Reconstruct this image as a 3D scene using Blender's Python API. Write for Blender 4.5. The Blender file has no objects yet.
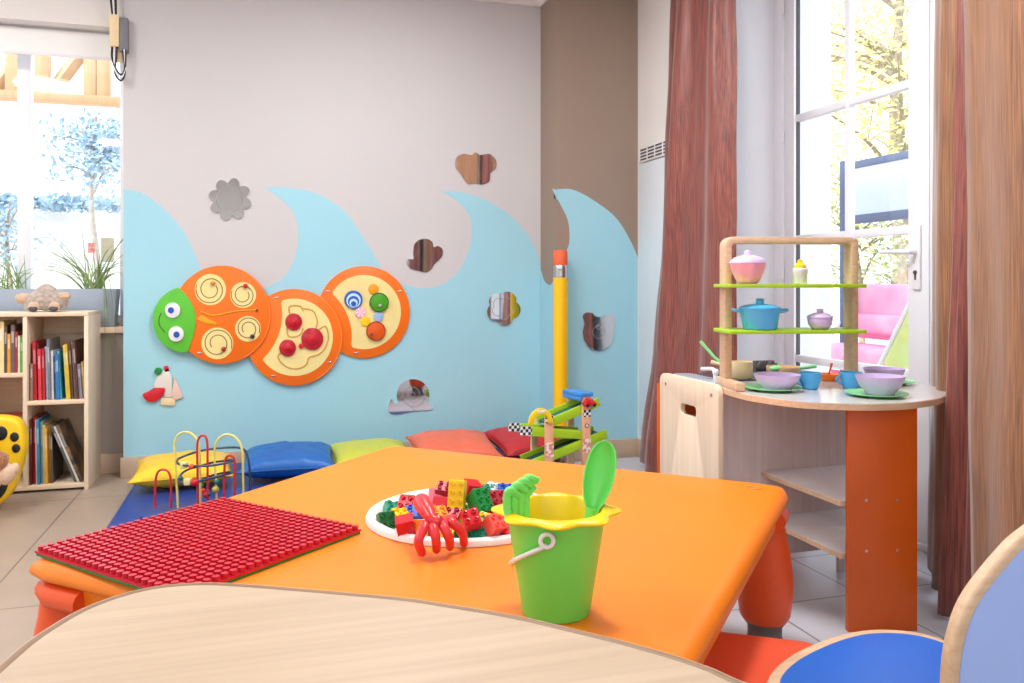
import bpy, bmesh, math, random
from mathutils import Vector, Matrix, noise
from mathutils.geometry import tessellate_polygon
random.seed(7)
SC = bpy.context.scene
COL = SC.collection
PI = math.pi
# ------------------------------------------------------------------ camera
HCAM = 0.95
YAW = math.radians(16.86)
CA, SA = math.cos(YAW), math.sin(YAW)
FPX = 815.0
HOR = 284.0
cam_data = bpy.data.cameras.new('camera')
cam = bpy.data.objects.new('camera', cam_data)
COL.objects.link(cam)
cam.location = (0, 0, HCAM)
cam.rotation_euler = (PI/2, 0, -YAW)
cam_data.sensor_width = 36.0
cam_data.lens = FPX/1024*36.0
cam_data.shift_y = -(341.5-HOR)/1024
cam_data.clip_start = 0.02
SC.camera = cam
# ------------------------------------------------------------------ light
SC.view_settings.view_transform = 'Standard'
SC.view_settings.look = 'None'
SC.view_settings.gamma = 1.0
SC.view_settings.use_curve_mapping = False
SC.view_settings.exposure = 0.16
try:
    SC.cycles.use_denoising = True
    SC.cycles.max_bounces = 10
    SC.cycles.diffuse_bounces = 5
    SC.cycles.transparent_max_bounces = 16
except Exception:
    pass
world = bpy.data.worlds.new('sky')
SC.world = world
world.use_nodes = True
wn = world.node_tree
bg = wn.nodes['Background']
bg.inputs[0].default_value = (0.82, 0.91, 1.0, 1)
bg.inputs[1].default_value = 2.3
def sun(name, direction, strength, angle):
    d = bpy.data.lights.new(name, 'SUN'); d.energy = strength; d.angle = angle
    d.color = (1.0, 0.96, 0.9)
    o = bpy.data.objects.new(name, d); COL.objects.link(o)
    o.rotation_euler = Vector(direction).to_track_quat('-Z', 'Y').to_euler()
    return o
sun('sun', (0.80, 0.30, -0.58), 4.2, math.radians(8))
FILL_LAMP_POWER = [14, 14, 30, 30, 20, 20]
FILL_LAMP_SPOTS = [(-1.6, -0.9), (0.6, -0.9), (-1.7, 1.9), (0.9, 1.9), (-1.6, 3.1), (0.5, 3.1)]
# ------------------------------------------------------------------ helpers: projection
def ray(px, py):
    xc = (px-512)/FPX
    return Vector((xc*CA+SA, CA-xc*SA, (HOR-py)/FPX))
EYE = Vector((0, 0, HCAM))
def at_d(px, py, d): return EYE+ray(px, py)*d
def at_z(px, py, z):
    r = ray(px, py); return EYE+r*((z-HCAM)/r.z)
def on_Y(px, py, y):
    r = ray(px, py); return EYE+r*(y/r.y)
def on_X(px, py, x):
    r = ray(px, py); return EYE+r*(x/r.x)
# ------------------------------------------------------------------ helpers: materials
def lin(c):
    out = []
    for v in c[:3]:
        v = v/255.0
        out.append(v/12.92 if v <= 0.04045 else ((v+0.055)/1.055)**2.4)
    return tuple(out)+(1,)
MATS = {}
def mat(name, rgb, rough=0.5, var=0.05, scale=6.0, rgb2=None, stretch=(1, 1, 1), bump=0.0, bscale=None, metal=0.0,
        spec=0.5, emit=None, estr=0.0, coat=0.0, trans=0.0, detail=3.0, contrast=None, sheen=0.0):
    if name in MATS: return MATS[name]
    m = bpy.data.materials.new(name); m.use_nodes = True
    nt = m.node_tree; b = nt.nodes['Principled BSDF']
    tc = nt.nodes.new('ShaderNodeTexCoord'); mp = nt.nodes.new('ShaderNodeMapping')
    mp.inputs['Scale'].default_value = stretch
    nt.links.new(tc.outputs['Object'], mp.inputs['Vector'])
    nz = nt.nodes.new('ShaderNodeTexNoise')
    nz.inputs['Scale'].default_value = scale; nz.inputs['Detail'].default_value = detail
    nt.links.new(mp.outputs['Vector'], nz.inputs['Vector'])
    cr = nt.nodes.new('ShaderNodeValToRGB')
    lo, hi = contrast or (0.3, 0.7)
    cr.color_ramp.elements[0].position = lo; cr.color_ramp.elements[1].position = hi
    c1 = lin(rgb)
    if rgb2 is not None:
        a, bb = c1, lin(rgb2)
    else:
        a = tuple(max(0, v*(1-var)) for v in c1[:3])+(1,); bb = tuple(min(1, v*(1+var)) for v in c1[:3])+(1,)
    cr.color_ramp.elements[0].color = a; cr.color_ramp.elements[1].color = bb
    nt.links.new(nz.outputs['Fac'], cr.inputs['Fac'])
    nt.links.new(cr.outputs['Color'], b.inputs['Base Color'])
    b.inputs['Roughness'].default_value = rough
    b.inputs['Metallic'].default_value = metal
    b.inputs['Specular IOR Level'].default_value = spec
    b.inputs['Coat Weight'].default_value = coat
    b.inputs['Transmission Weight'].default_value = trans
    b.inputs['Sheen Weight'].default_value = sheen
    if emit is not None:
        b.inputs['Emission Color'].default_value = lin(emit); b.inputs['Emission Strength'].default_value = estr
    if bump > 0:
        bp = nt.nodes.new('ShaderNodeBump'); bp.inputs['Strength'].default_value = bump
        bp.inputs['Distance'].default_value = 0.01
        if bscale:
            n2 = nt.nodes.new('ShaderNodeTexNoise'); n2.inputs['Scale'].default_value = bscale
            nt.links.new(tc.outputs['Object'], n2.inputs['Vector'])
            nt.links.new(n2.outputs['Fac'], bp.inputs['Height'])
        else:
            nt.links.new(nz.outputs['Fac'], bp.inputs['Height'])
        nt.links.new(bp.outputs['Normal'], b.inputs['Normal'])
    MATS[name] = m
    return m
def plastic(name, rgb, rough=0.35, **k): return mat(name, rgb, rough, var=0.03, scale=4, bump=0.03, bscale=60, **k)
def wood(name, rgb, rgb2, axis='x', rough=0.45, fine=1.0):
    st = {'x': (0.6, 14, 14), 'y': (14, 0.6, 14), 'z': (14, 14, 0.6)}[axis]
    return mat(name, rgb, rough, rgb2=rgb2, scale=4.0*fine, stretch=st, detail=5, contrast=(0.25, 0.75))
def glass(name, gl=0.05, tint=(1, 1, 1, 1)):
    m = bpy.data.materials.new(name); m.use_nodes = True; nt = m.node_tree; nt.nodes.clear()
    o = nt.nodes.new('ShaderNodeOutputMaterial'); mx = nt.nodes.new('ShaderNodeMixShader')
    t = nt.nodes.new('ShaderNodeBsdfTransparent'); t.inputs[0].default_value = tint
    g = nt.nodes.new('ShaderNodeBsdfGlossy'); g.inputs['Roughness'].default_value = 0.03
    mx.inputs[0].default_value = gl
    nt.links.new(t.outputs[0], mx.inputs[1]); nt.links.new(g.outputs[0], mx.inputs[2]); nt.links.new(mx.outputs[0], o.inputs[0])
    return m
def tile_mat(name, rgb, grout, sx, sy, ox, oy, gw=0.006, rough=0.35):
    m = bpy.data.materials.new(name); m.use_nodes = True; nt = m.node_tree; b = nt.nodes['Principled BSDF']
    N = nt.nodes.new; L = nt.links.new
    geo = N('ShaderNodeNewGeometry'); sep = N('ShaderNodeSeparateXYZ'); L(geo.outputs['Position'], sep.inputs[0])
    def line(out, off, size):
        a = N('ShaderNodeMath'); a.operation = 'SUBTRACT'; L(out, a.inputs[0]); a.inputs[1].default_value = off
        p = N('ShaderNodeMath'); p.operation = 'PINGPONG'; L(a.outputs[0], p.inputs[0]); p.inputs[1].default_value = size/2
        c = N('ShaderNodeMath'); c.operation = 'LESS_THAN'; L(p.outputs[0], c.inputs[0]); c.inputs[1].default_value = gw/2
        return c.outputs[0]
    mxm = N('ShaderNodeMath'); mxm.operation = 'MAXIMUM'
    L(line(sep.outputs['X'], ox, sx), mxm.inputs[0]); L(line(sep.outputs['Y'], oy, sy), mxm.inputs[1])
    nz = N('ShaderNodeTexNoise'); nz.inputs['Scale'].default_value = 5; nz.inputs['Detail'].default_value = 6
    L(geo.outputs['Position'], nz.inputs['Vector'])
    cr = N('ShaderNodeValToRGB'); c = lin(rgb)
    cr.color_ramp.elements[0].position = 0.3; cr.color_ramp.elements[1].position = 0.7
    cr.color_ramp.elements[0].color = tuple(v*0.93 for v in c[:3])+(1,); cr.color_ramp.elements[1].color = tuple(min(1, v*1.05) for v in c[:3])+(1,)
    L(nz.outputs['Fac'], cr.inputs['Fac'])
    mix = N('ShaderNodeMix'); mix.data_type = 'RGBA'
    L(mxm.outputs[0], mix.inputs['Factor']); L(cr.outputs['Color'], mix.inputs['A']); mix.inputs['B'].default_value = lin(grout)
    L(mix.outputs['Result'], b.inputs['Base Color']); b.inputs['Roughness'].default_value = rough
    return m
# ------------------------------------------------------------------ helpers: meshes
def BM(): return bmesh.new()
def add(bm, verts, faces, mi=0, M=None):
    vs = [bm.verts.new((M @ Vector(v)) if M else v) for v in verts]
    out = []
    for f in faces:
        try:
            fc = bm.faces.new([vs[i] for i in f]); fc.material_index = mi; out.append(fc)
        except ValueError:
            pass
    return out
def box(bm, x0, x1, y0, y1, z0, z1, mi=0, M=None):
    v = [(x, y, z) for z in (z0, z1) for y in (y0, y1) for x in (x0, x1)]
    return add(bm, v, [(0, 2, 3, 1), (4, 5, 7, 6), (0, 1, 5, 4), (1, 3, 7, 5), (3, 2, 6, 7), (2, 0, 4, 6)], mi, M)
def tube(bm, pts, r, seg=8, closed=False, mi=0, M=None, flat=1.0):
    pts = [Vector(p) for p in pts]; n = len(pts)
    rr = r if isinstance(r, (list, tuple)) else [r]*n
    up = None; rings = []
    for i in range(n):
        if closed: t = (pts[(i+1) % n]-pts[i-1])
        else: t = pts[min(i+1, n-1)]-pts[max(i-1, 0)]
        if t.length < 1e-9: t = Vector((0, 0, 1))
        t.normalize()
        if up is None:
            a = Vector((0, 0, 1)) if abs(t.z) < 0.9 else Vector((1, 0, 0))
            up = (a-t*a.dot(t)).normalized()
        else:
            up = up-t*up.dot(t)
            up = up.normalized() if up.length > 1e-6 else t.orthogonal().normalized()
        s = t.cross(up)
        rings.append([pts[i]+(up*math.cos(2*PI*k/seg)+s*math.sin(2*PI*k/seg)*flat)*rr[i] for k in range(seg)])
    verts = [p for ring in rings for p in ring]; faces = []
    for i in range(n if closed else n-1):
        j = (i+1) % n
        for k in range(seg):
            q = (k+1) % seg
            faces.append((i*seg+k, i*seg+q, j*seg+q, j*seg+k))
    if not closed:
        faces.append(tuple(range(seg))[::-1]); faces.append(tuple((n-1)*seg+k for k in range(seg)))
    return add(bm, verts, faces, mi, M)
def lathe(bm, prof, seg=32, mi=0, M=None, wob=None):
    verts = []; faces = []; n = len(prof)
    for r, z in prof:
        for k in range(seg):
            a = 2*PI*k/seg
            rr = r*(wob(a) if wob else 1)
            verts.append((rr*math.cos(a), rr*math.sin(a), z))
    for i in range(n-1):
        for k in range(seg):
            q = (k+1) % seg
            faces.append((i*seg+k, i*seg+q, (i+1)*seg+q, (i+1)*seg+k))
    if prof[0][0] > 1e-6: faces.append(tuple(range(seg))[::-1])
    if prof[-1][0] > 1e-6: faces.append(tuple((n-1)*seg+k for k in range(seg)))
    fs = add(bm, verts, faces, mi, M)
    bmesh.ops.remove_doubles(bm, verts=list({v for f in fs for v in f.verts}), dist=1e-6)
def loft(bm, loops, closed=True, caps=True, mi=0, M=None):
    n = len(loops[0]); verts = [v for l in loops for v in l]; faces = []
    m = len(loops)
    for i in range(m-1):
        for k in range(n if closed else n-1):
            q = (k+1) % n
            faces.append((i*n+k, i*n+q, (i+1)*n+q, (i+1)*n+k))
    if caps:
        faces.append(tuple(range(n))[::-1]); faces.append(tuple((m-1)*n+k for k in range(n)))
    return add(bm, verts, faces, mi, M)
def prism(bm, pts, a, b, axis='z', mi=0, M=None, holes=()):
    """outline (2D points) pulled from a to b along axis; holes are cut through"""
    def up(p, h):
        return {'z': (p[0], p[1], h), 'y': (p[0], h, p[1]), 'x': (h, p[0], p[1])}[axis]
    loops = [list(pts)]+[list(h) for h in holes]
    tris = tessellate_polygon([[Vector((p[0], p[1], 0)) for p in l] for l in loops])
    flat = [p for l in loops for p in l]; n = len(flat)
    verts = [up(p, a) for p in flat]+[up(p, b) for p in flat]
    faces = []
    if len(loops) == 1:
        faces += [tuple(range(n))[::-1], tuple(range(n, 2*n))]
    else:
        faces += [tuple(t)[::-1] for t in tris]+[tuple(i+n for i in t) for t in tris]
    o = 0
    for l in loops:
        for k in range(len(l)):
            q = (k+1) % len(l); faces.append((o+k, o+q, n+o+q, n+o+k))
        o += len(l)
    return add(bm, verts, faces, mi, M)
def ball(bm, c, r, seg=16, mi=0, M=None, noisy=0.0, nscale=20):
    rx, ry, rz = r if isinstance(r, (list, tuple)) else (r, r, r)
    T = Matrix.Translation(Vector(c)) @ Matrix.Diagonal((rx, ry, rz, 1))
    if M: T = M @ T
    res = bmesh.ops.create_uvsphere(bm, u_segments=seg, v_segments=max(6, seg//2), radius=1, matrix=T)
    fs = {f for v in res['verts'] for f in v.link_faces}
    for f in fs: f.material_index = mi
    if noisy:
        for v in res['verts']:
            c0 = T.translation
            v.co += (v.co-c0).normalized()*noisy*noise.noise(v.co*nscale)
def cat_rom(pts, per=8, closed=False):
    P = [Vector(p) for p in pts]; n = len(P); out = []
    for i in range(n if closed else n-1):
        p1, p2 = P[i], P[(i+1) % n]
        p0 = P[i-1] if (closed or i > 0) else p1*2-p2
        p3 = P[(i+2) % n] if (closed or i+2 < n) else p2*2-p1
        for k in range(per):
            t = k/per
            out.append(0.5*((2*p1)+(p2-p0)*t+(2*p0-5*p1+4*p2-p3)*t*t+(3*p1-p0-3*p2+p3)*t**3))
    if not closed: out.append(P[-1])
    return out
def rrect(x0, x1, y0, y1, r, seg=5):
    out = []
    for cx, cy, a0 in ((x1-r, y1-r, 0), (x0+r, y1-r, 90), (x0+r, y0+r, 180), (x1-r, y0+r, 270)):
        for k in range(seg+1):
            a = math.radians(a0+90*k/seg); out.append((cx+r*math.cos(a), cy+r*math.sin(a)))
    return out
def circ(cx, cy, r, n=40, ry=None, a0=0):
    ry = ry or r
    return [(cx+r*math.cos(a0+2*PI*k/n), cy+ry*math.sin(a0+2*PI*k/n)) for k in range(n)]
def rootm(o):
    return Matrix.Translation(o.location) @ o.rotation_euler.to_matrix().to_4x4()
def obj(name, bm, mats, parent=None, bevel=0.0, bseg=2, smooth=True, world=False, loc=None, rz=0.0, ang=38):
    if world and parent is not None:
        chain = Matrix.Identity(4); p = parent
        while p is not None:
            chain = rootm(p) @ chain; p = p.parent
        bm.transform(chain.inverted())
    bmesh.ops.recalc_face_normals(bm, faces=bm.faces[:])
    if bevel > 0:
        es = [e for e in bm.edges if len(e.link_faces) == 2 and e.calc_face_angle(0) > math.radians(30)]
        if es: bmesh.ops.bevel(bm, geom=es, offset=bevel, segments=bseg, profile=0.5, affect='EDGES', clamp_overlap=True)
    if smooth:
        for f in bm.faces: f.smooth = True
        for e in bm.edges:
            if len(e.link_faces) == 2 and e.calc_face_angle(0) > math.radians(ang): e.smooth = False
    me = bpy.data.meshes.new(name); bm.to_mesh(me); bm.free()
    for m in (mats if isinstance(mats, (list, tuple)) else [mats]): me.materials.append(m)
    o = bpy.data.objects.new(name, me); COL.objects.link(o)
    if parent is not None: o.parent = parent
    if loc is not None: o.location = loc
    if rz: o.rotation_euler.z = rz
    return o
def thing(name, label, cat, loc=(0, 0, 0), rz=0.0, group=None):
    o = bpy.data.objects.new(name, None); COL.objects.link(o)
    o.empty_display_size = 0.05
    o.location = loc; o.rotation_euler = (0, 0, rz)
    o['label'] = label; o['category'] = cat
    if group: o['group'] = group
    return o
def tag(o, label, cat, group=None):
    o['label'] = label; o['category'] = cat
    if group: o['group'] = group
    return o
def struct(o):
    o['kind'] = 'structure'; return o
def frame_m(origin, xdir, zdir=(0, 0, 1)):
    """matrix whose x axis is xdir and z axis is near zdir"""
    x = Vector(xdir).normalized(); z = Vector(zdir); z = (z-x*z.dot(x)).normalized(); y = z.cross(x)
    M = Matrix((x, y, z)).transposed().to_4x4(); M.translation = Vector(origin)
    return M
# ------------------------------------------------------------------ materials
M_WALL = mat('greige wall paint', (203, 202, 204), 0.85, var=0.02, scale=1.2, bump=0.05, bscale=90)
M_WHITE_WALL = mat('white wall paint', (232, 230, 228), 0.85, var=0.02, scale=2, bump=0.05, bscale=90)
M_RECESS = mat('pale grey wall paint', (224, 226, 232), 0.85, var=0.02, scale=2, bump=0.05, bscale=90)
M_SILLWALL = mat('taupe wall paint', (170, 163, 157), 0.85, var=0.03, scale=2)
M_BROWN = mat('taupe brown wall paint', (154, 136, 122), 0.85, var=0.02, scale=2, bump=0.05, bscale=90)
M_AQUA = mat('aqua wall paint', (160, 212, 228), 0.8, var=0.02, scale=2, bump=0.05, bscale=90)
M_CEIL = mat('ceiling paint', (238, 236, 234), 0.9, var=0.01)
M_SKIRT = mat('beige skirting tile', (196, 172, 150), 0.5, var=0.08, scale=9)
M_UPVC = mat('white joinery paint', (236, 239, 246), 0.35, var=0.01)
M_FLOOR_BIG = tile_mat('large beige floor tiles', (166, 149, 134), (116, 105, 96), 1.3, 1.3, -0.807, 2.71)
M_FLOOR = tile_mat('pale grey floor tiles', (196, 198, 208), (124, 122, 126), 0.333, 0.333, 1.411, 2.085)
M_GLASS = glass('window glass', 0.06)
M_BIRCH = wood('birch plywood', (226, 202, 172), (240, 220, 194), 'x')
M_BIRCH_Z = wood('birch plywood upright', (228, 208, 182), (242, 226, 204), 'z')
M_PINKPLY = wood('pale plywood', (216, 203, 202), (234, 222, 220), 'z')
M_EDGE = wood('plywood edge', (202, 168, 134), (226, 196, 164), 'x', fine=2)
M_ORANGE = plastic('orange plastic', (248, 134, 22), 0.42)
M_CORAL = plastic('coral plastic', (238, 90, 36), 0.4)
M_REDORANGE = mat('orange laminate', (206, 88, 2), 0.4, var=0.04, scale=8)
M_BLACK = plastic('black plastic', (28, 28, 32), 0.4)
M_DGREY = plastic('dark grey rubber', (78, 74, 78), 0.6)
M_WHITE = plastic('white plastic', (238, 238, 242), 0.3)
M_RED = plastic('red plastic', (206, 22, 40), 0.3)
M_YELLOW = plastic('yellow plastic', (248, 206, 20), 0.3)
M_GREEN = plastic('green plastic', (20, 140, 66), 0.3)
M_BLUE = plastic('blue plastic', (26, 84, 190), 0.3)
M_LIME = plastic('lime green plastic', (132, 216, 70), 0.3)
M_LIMEWOOD = mat('lime painted wood', (168, 212, 30), 0.4, var=0.04, scale=8)
M_LAV = plastic('lavender plastic', (206, 186, 230), 0.4)
M_PINK = plastic('pink plastic', (250, 176, 202), 0.4)
M_SKYBLUE = plastic('sky blue plastic', (84, 184, 244), 0.35)
M_MINT = plastic('mint green plastic', (138, 222, 150), 0.4)
M_CREAM = mat('cream wood', (236, 214, 170), 0.5, var=0.05, scale=10)
M_STEEL = mat('brushed steel', (200, 202, 206), 0.25, var=0.05, scale=30, metal=1.0)
M_CHROME = mat('acrylic mirror', (222, 224, 228), 0.03, var=0.01, metal=1.0)
M_LINE = mat('engraved grey line', (150, 152, 156), 0.6)
# ================================================================== the room
YA, YB, XP, XR, XD = 4.38, 4.105, 1.497, 1.97, 2.27     # far wall, pillar face, pillar side, right wall, door plane
XL, YN, ZC = -2.9, -2.7, 2.62
XA0 = -0.665                                            # left end of the far wall
def quad(bm, a, b, c, d, mi=0): add(bm, [a, b, c, d], [(0, 1, 2, 3)], mi)
# floor (two kinds of tile meet under the tables)
bm = BM(); quad(bm, (XL-.2, YN-.2, 0), (0.6, YN-.2, 0), (0.6, 4.8, 0), (XL-.2, 4.8, 0), 0)
quad(bm, (0.6, YN-.2, 0), (2.55, YN-.2, 0), (2.55, 4.8, 0), (0.6, 4.8, 0), 1)
struct(obj('floor', bm, [M_FLOOR_BIG, M_FLOOR], smooth=False))
bm = BM(); box(bm, XL-.2, 2.6, YN-.2, 4.9, ZC, ZC+.12)
struct(obj('ceiling', bm, M_CEIL))
# far wall with the painted waves
def wy(px, py, y): p = on_Y(px, py, y); return (p.x, p.z)
def smooth_px(segs):
    out = []
    for s in segs:
        c = [tuple(v) for v in cat_rom([(a, b, 0) for a, b in s], 6)]
        out += [(p[0], p[1]) for p in c]
    return out
bm = BM()
box(bm, XA0, XP+.02, YA, YA+.2, 0, ZC, 0)
wave = smooth_px([
    [(118, 188), (142, 193), (165, 210), (184, 232), (196, 257), (205, 276), (226, 289), (250, 291), (271, 285), (286, 275), (296, 252), (298, 228), (290, 208), (265, 187)],
    [(265, 187), (292, 188), (320, 195), (345, 212), (361, 234), (373, 253), (385, 273), (403, 284), (420, 288), (438, 286), (455, 275), (466, 257), (471.6, 233), (468.6, 215), (457, 201), (440, 190.5)],
    [(440, 190.5), (464, 193), (490.5, 202.5), (517, 222), (534, 246), (542.5, 273)]])
poly = [wy(a, b, YA) for a, b in wave]
poly = [(max(XA0, x), z) for x, z in poly]
poly = poly+[(XP, 0.0), (XA0, 0.0)]
prism(bm, poly, YA-.0012, YA+.05, 'y', 1)
struct(obj('wall_far', bm, [M_WALL, M_AQUA], smooth=False))
# pillar: side face and brown front face, same waves running round it
bm = BM()
box(bm, XP, XR+.03, YB, YA+.2, 0, ZC, 0)
side = smooth_px([[(541, 270), (544.5, 281), (550, 285), (553.5, 280), (557, 262)]])
sp = [(on_X(a, b, XP).y, on_X(a, b, XP).z) for a, b in side]
sp = [(min(YA, max(YB, y)), z) for y, z in sp]
prism(bm, sp+[(YB, 0), (YA, 0)], XP-.0012, XP+.05, 'x', 1)
tip = [(552.5, 188.5), (557, 190), (557, 200)]
tp = [(min(YA, max(YB, on_X(a, b, XP).y)), on_X(a, b, XP).z) for a, b in tip]
prism(bm, tp, XP-.0012, XP+.04, 'x', 1)
front = smooth_px([[(557, 262), (563, 256), (568.5, 246), (569.5, 233), (567, 218), (557, 198)], [(556.9, 189), (574, 190), (596, 202), (616, 218), (630, 240), (638, 258)]])
fp = [(min(XR, max(XP, on_Y(a, b, YB).x)), on_Y(a, b, YB).z) for a, b in front]
prism(bm, fp+[(XR, 0), (XP, 0)], YB-.0012, YB+.05, 'y', 1)
struct(obj('wall_pillar', bm, [M_BROWN, M_AQUA], smooth=False))
# window bay on the left
YS, YW = 4.50, 4.66
bm = BM()
box(bm, XL-.2, XA0, YS, YS+.3, 0, 0.70)                 # parapet under the sill
box(bm, XL-.2, XA0, YA+.03, YW+.14, 2.215, ZC, 1)       # lintel
box(bm, XA0, XA0+.2, YA+.2, YW+.14, 0, ZC)
struct(obj('wall_window', bm, [M_SILLWALL, M_WHITE_WALL]))
bm = BM(); box(bm, XL, XA0, YS-.045, YW-.01, 0.705, 0.735)
struct(obj('trim_1', bm, M_BIRCH, bevel=.004))
bm = BM(); box(bm, XL-.2, XL, YN-.2, YW+.14, 0, ZC)
struct(obj('wall_left', bm, M_WHITE_WALL))
bm = BM(); NW = (-2.3, 1.6, .75, 2.35)
for a in ((XL-.2, NW[0], 0, ZC), (NW[1], 2.6, 0, ZC), (-.95, .1, NW[2], NW[3]), (NW[0], NW[1], 0, NW[2]), (NW[0], NW[1], NW[3], ZC)): box(bm, a[0], a[1], YN-.2, YN, a[2], a[3])
struct(obj('wall_near', bm, M_WHITE_WALL))
w2 = bpy.data.objects.new('fill_window', None); COL.objects.link(w2); w2['kind'] = 'structure'; w2.location = (-.3, YN-.1, NW[2])  # unseen window added behind the camera to let in more daylight
bm = BM()
for k in range(5): xx = NW[0]+(NW[1]-NW[0])*k/4; box(bm, xx-.03, xx+.03, YN-.13, YN-.07, NW[2], NW[3])
box(bm, NW[0], NW[1], YN-.128, YN-.072, NW[2], NW[2]+.06); box(bm, NW[0], NW[1], YN-.128, YN-.072, NW[3]-.06, NW[3])
struct(obj('window_frame', bm, M_UPVC, w2, world=True))
# right wall: solid, door recess with reveals, solid
bm = BM()
box(bm, XR, 2.55, 3.235, YA+.2, 0, ZC)
box(bm, XR, 2.55, 1.42, 3.235, 2.5, ZC)
box(bm, XR, 2.55, YN-.2, 1.42, 0, ZC)
o = struct(obj('wall_right', bm, M_WHITE_WALL))
# recess lining painted pale grey
bm = BM(); box(bm, XR+.004, XD-.03, 3.2349, 3.2285, 0, 2.5); box(bm, XR+.004, XD-.03, 1.42, 1.4255, 0, 2.5); box(bm, XR+.004, XD-.03, 1.4255, 3.2285, 2.4935, 2.4999)
struct(obj('trim_2', bm, M_RECESS))
# cornice
bm = BM()
prof = [(0, 0), (.012, 0), (.02, .02), (.05, .05), (.06, .1), (0, .1)]
prism(bm, [(YA-a, 2.52+b) for a, b in prof], XA0, XP, 'x')
prism(bm, [(XP-a, 2.52+b) for a, b in prof], YB-.06, YA, 'y')
struct(obj('trim_3', bm, M_CEIL))
# skirting
def skirt(name, x0, x1, y0, y1):
    bm = BM(); box(bm, x0, x1, y0, y1, 0, .1); struct(obj(name, bm, M_SKIRT, bevel=.003))
skirt('baseboard_far', XA0-.012, XP-.012, YA-.013, YA-.0013)
skirt('baseboard_pillar_side', XP-.013, XP-.0013, YB-.013, YA-.013)
skirt('baseboard_pillar', XP-.0013, XR, YB-.013, YB-.0013)
skirt('baseboard_right', XR-.012, XR-.0005, 3.235, YB-.013)
skirt('baseboard_window', XL, XA0-.012, YS-.012, YS-.0005)
# left window: frame, mullions, glass
w = thing('window_1', 'white framed window', 'window', (0, 0, 0)); del w['category']; del w['label']; w['kind'] = 'structure'
bm = BM()
for x0, x1 in ((XA0-.055, XA0), (-1.19, -1.13), (-1.72, -1.66), (-2.25, -2.19), (XL, XL+.05)):
    box(bm, x0, x1, YW-.03, YW+.03, .735, 2.215)
box(bm, XL, XA0, YW-.028, YW+.028, .735, .79); box(bm, XL, XA0, YW-.028, YW+.028, 2.165, 2.215)
struct(obj('window_frame', bm, M_UPVC, w, bevel=.004))
bm = BM(); box(bm, XL+.02, XA0-.02, YW-.004, YW+.004, .76, 2.2)
struct(obj('window_pane', bm, M_GLASS, w))
# roller blind drawn up under the lintel
t = thing('roller_blind', 'white roller blind drawn up at the top of the left window', 'blind', (-1.78, YS+.02, 2.1))
bm = BM(); box(bm, XL+.02, XA0-.005, YS, YS+.006, 2.085, 2.20); obj('blind_fabric', bm, mat('white blind cloth', (246, 248, 248), .8, var=.01), t, world=True)
bm = BM(); tube(bm, [(XL+.02, YS+.025, 2.185), (XA0-.005, YS+.025, 2.185)], .025, 12); obj('roller_tube', bm, M_WHITE, t, world=True)
bm = BM(); box(bm, XL+.02, XA0-.005, YS-.004, YS+.01, 2.072, 2.087); obj('bottom_bar', bm, M_WHITE, t, world=True, bevel=.003)
# cable box on the wall edge by the window
p0 = on_Y(107, 62, YA-.04); p1 = on_Y(120, 14, YA-.04)
t = thing('cable_box', 'cream and grey cable box with black cables beside the window blind', 'cable box', (p0.x+.03, YA-.02, p0.z))
bm = BM(); box(bm, XA0-.055, XA0-.012, YA-.05, YA+.029, 2.10, 2.255)
box(bm, XA0-.05, XA0-.004, YA-.03, YA+.029, 2.04, 2.10)
obj('box_body', bm, M_CREAM, t, world=True, bevel=.004)
bm = BM(); box(bm, XA0-.012, XA0+.026, YA-.045, YA-.001, 2.08, 2.245); obj('side_cover', bm, mat('grey box cover', (120, 120, 128), .5), t, world=True, bevel=.003)
for k in range(3):
    bm = BM()
    pts = [(XA0-.046+.012*k, YA-.03-.006*k, 2.10), (XA0-.044+.01*k, YA-.045, 2.05), (XA0-.03, YA-.048, 2.0-.014*k), (XA0-.004, YA-.047, 1.965-.014*k), (XA0+.014, YA-.046, 2.0-.01*k), (XA0+.016-.006*k, YA-.043, 2.09)]
    tube(bm, cat_rom(pts, 8), .0045, 6)
    tube(bm, cat_rom([(XA0-.05+.014*k, YA-.02-.004*k, ZC-.03), (XA0-.052+.012*k, YA-.04, 2.38), (XA0-.042+.006*k, YA-.03, 2.25)], 8), .006, 6)
    obj('cable', bm, [M_BLACK, M_WHITE, M_BLACK][k], t, world=True)
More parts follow.
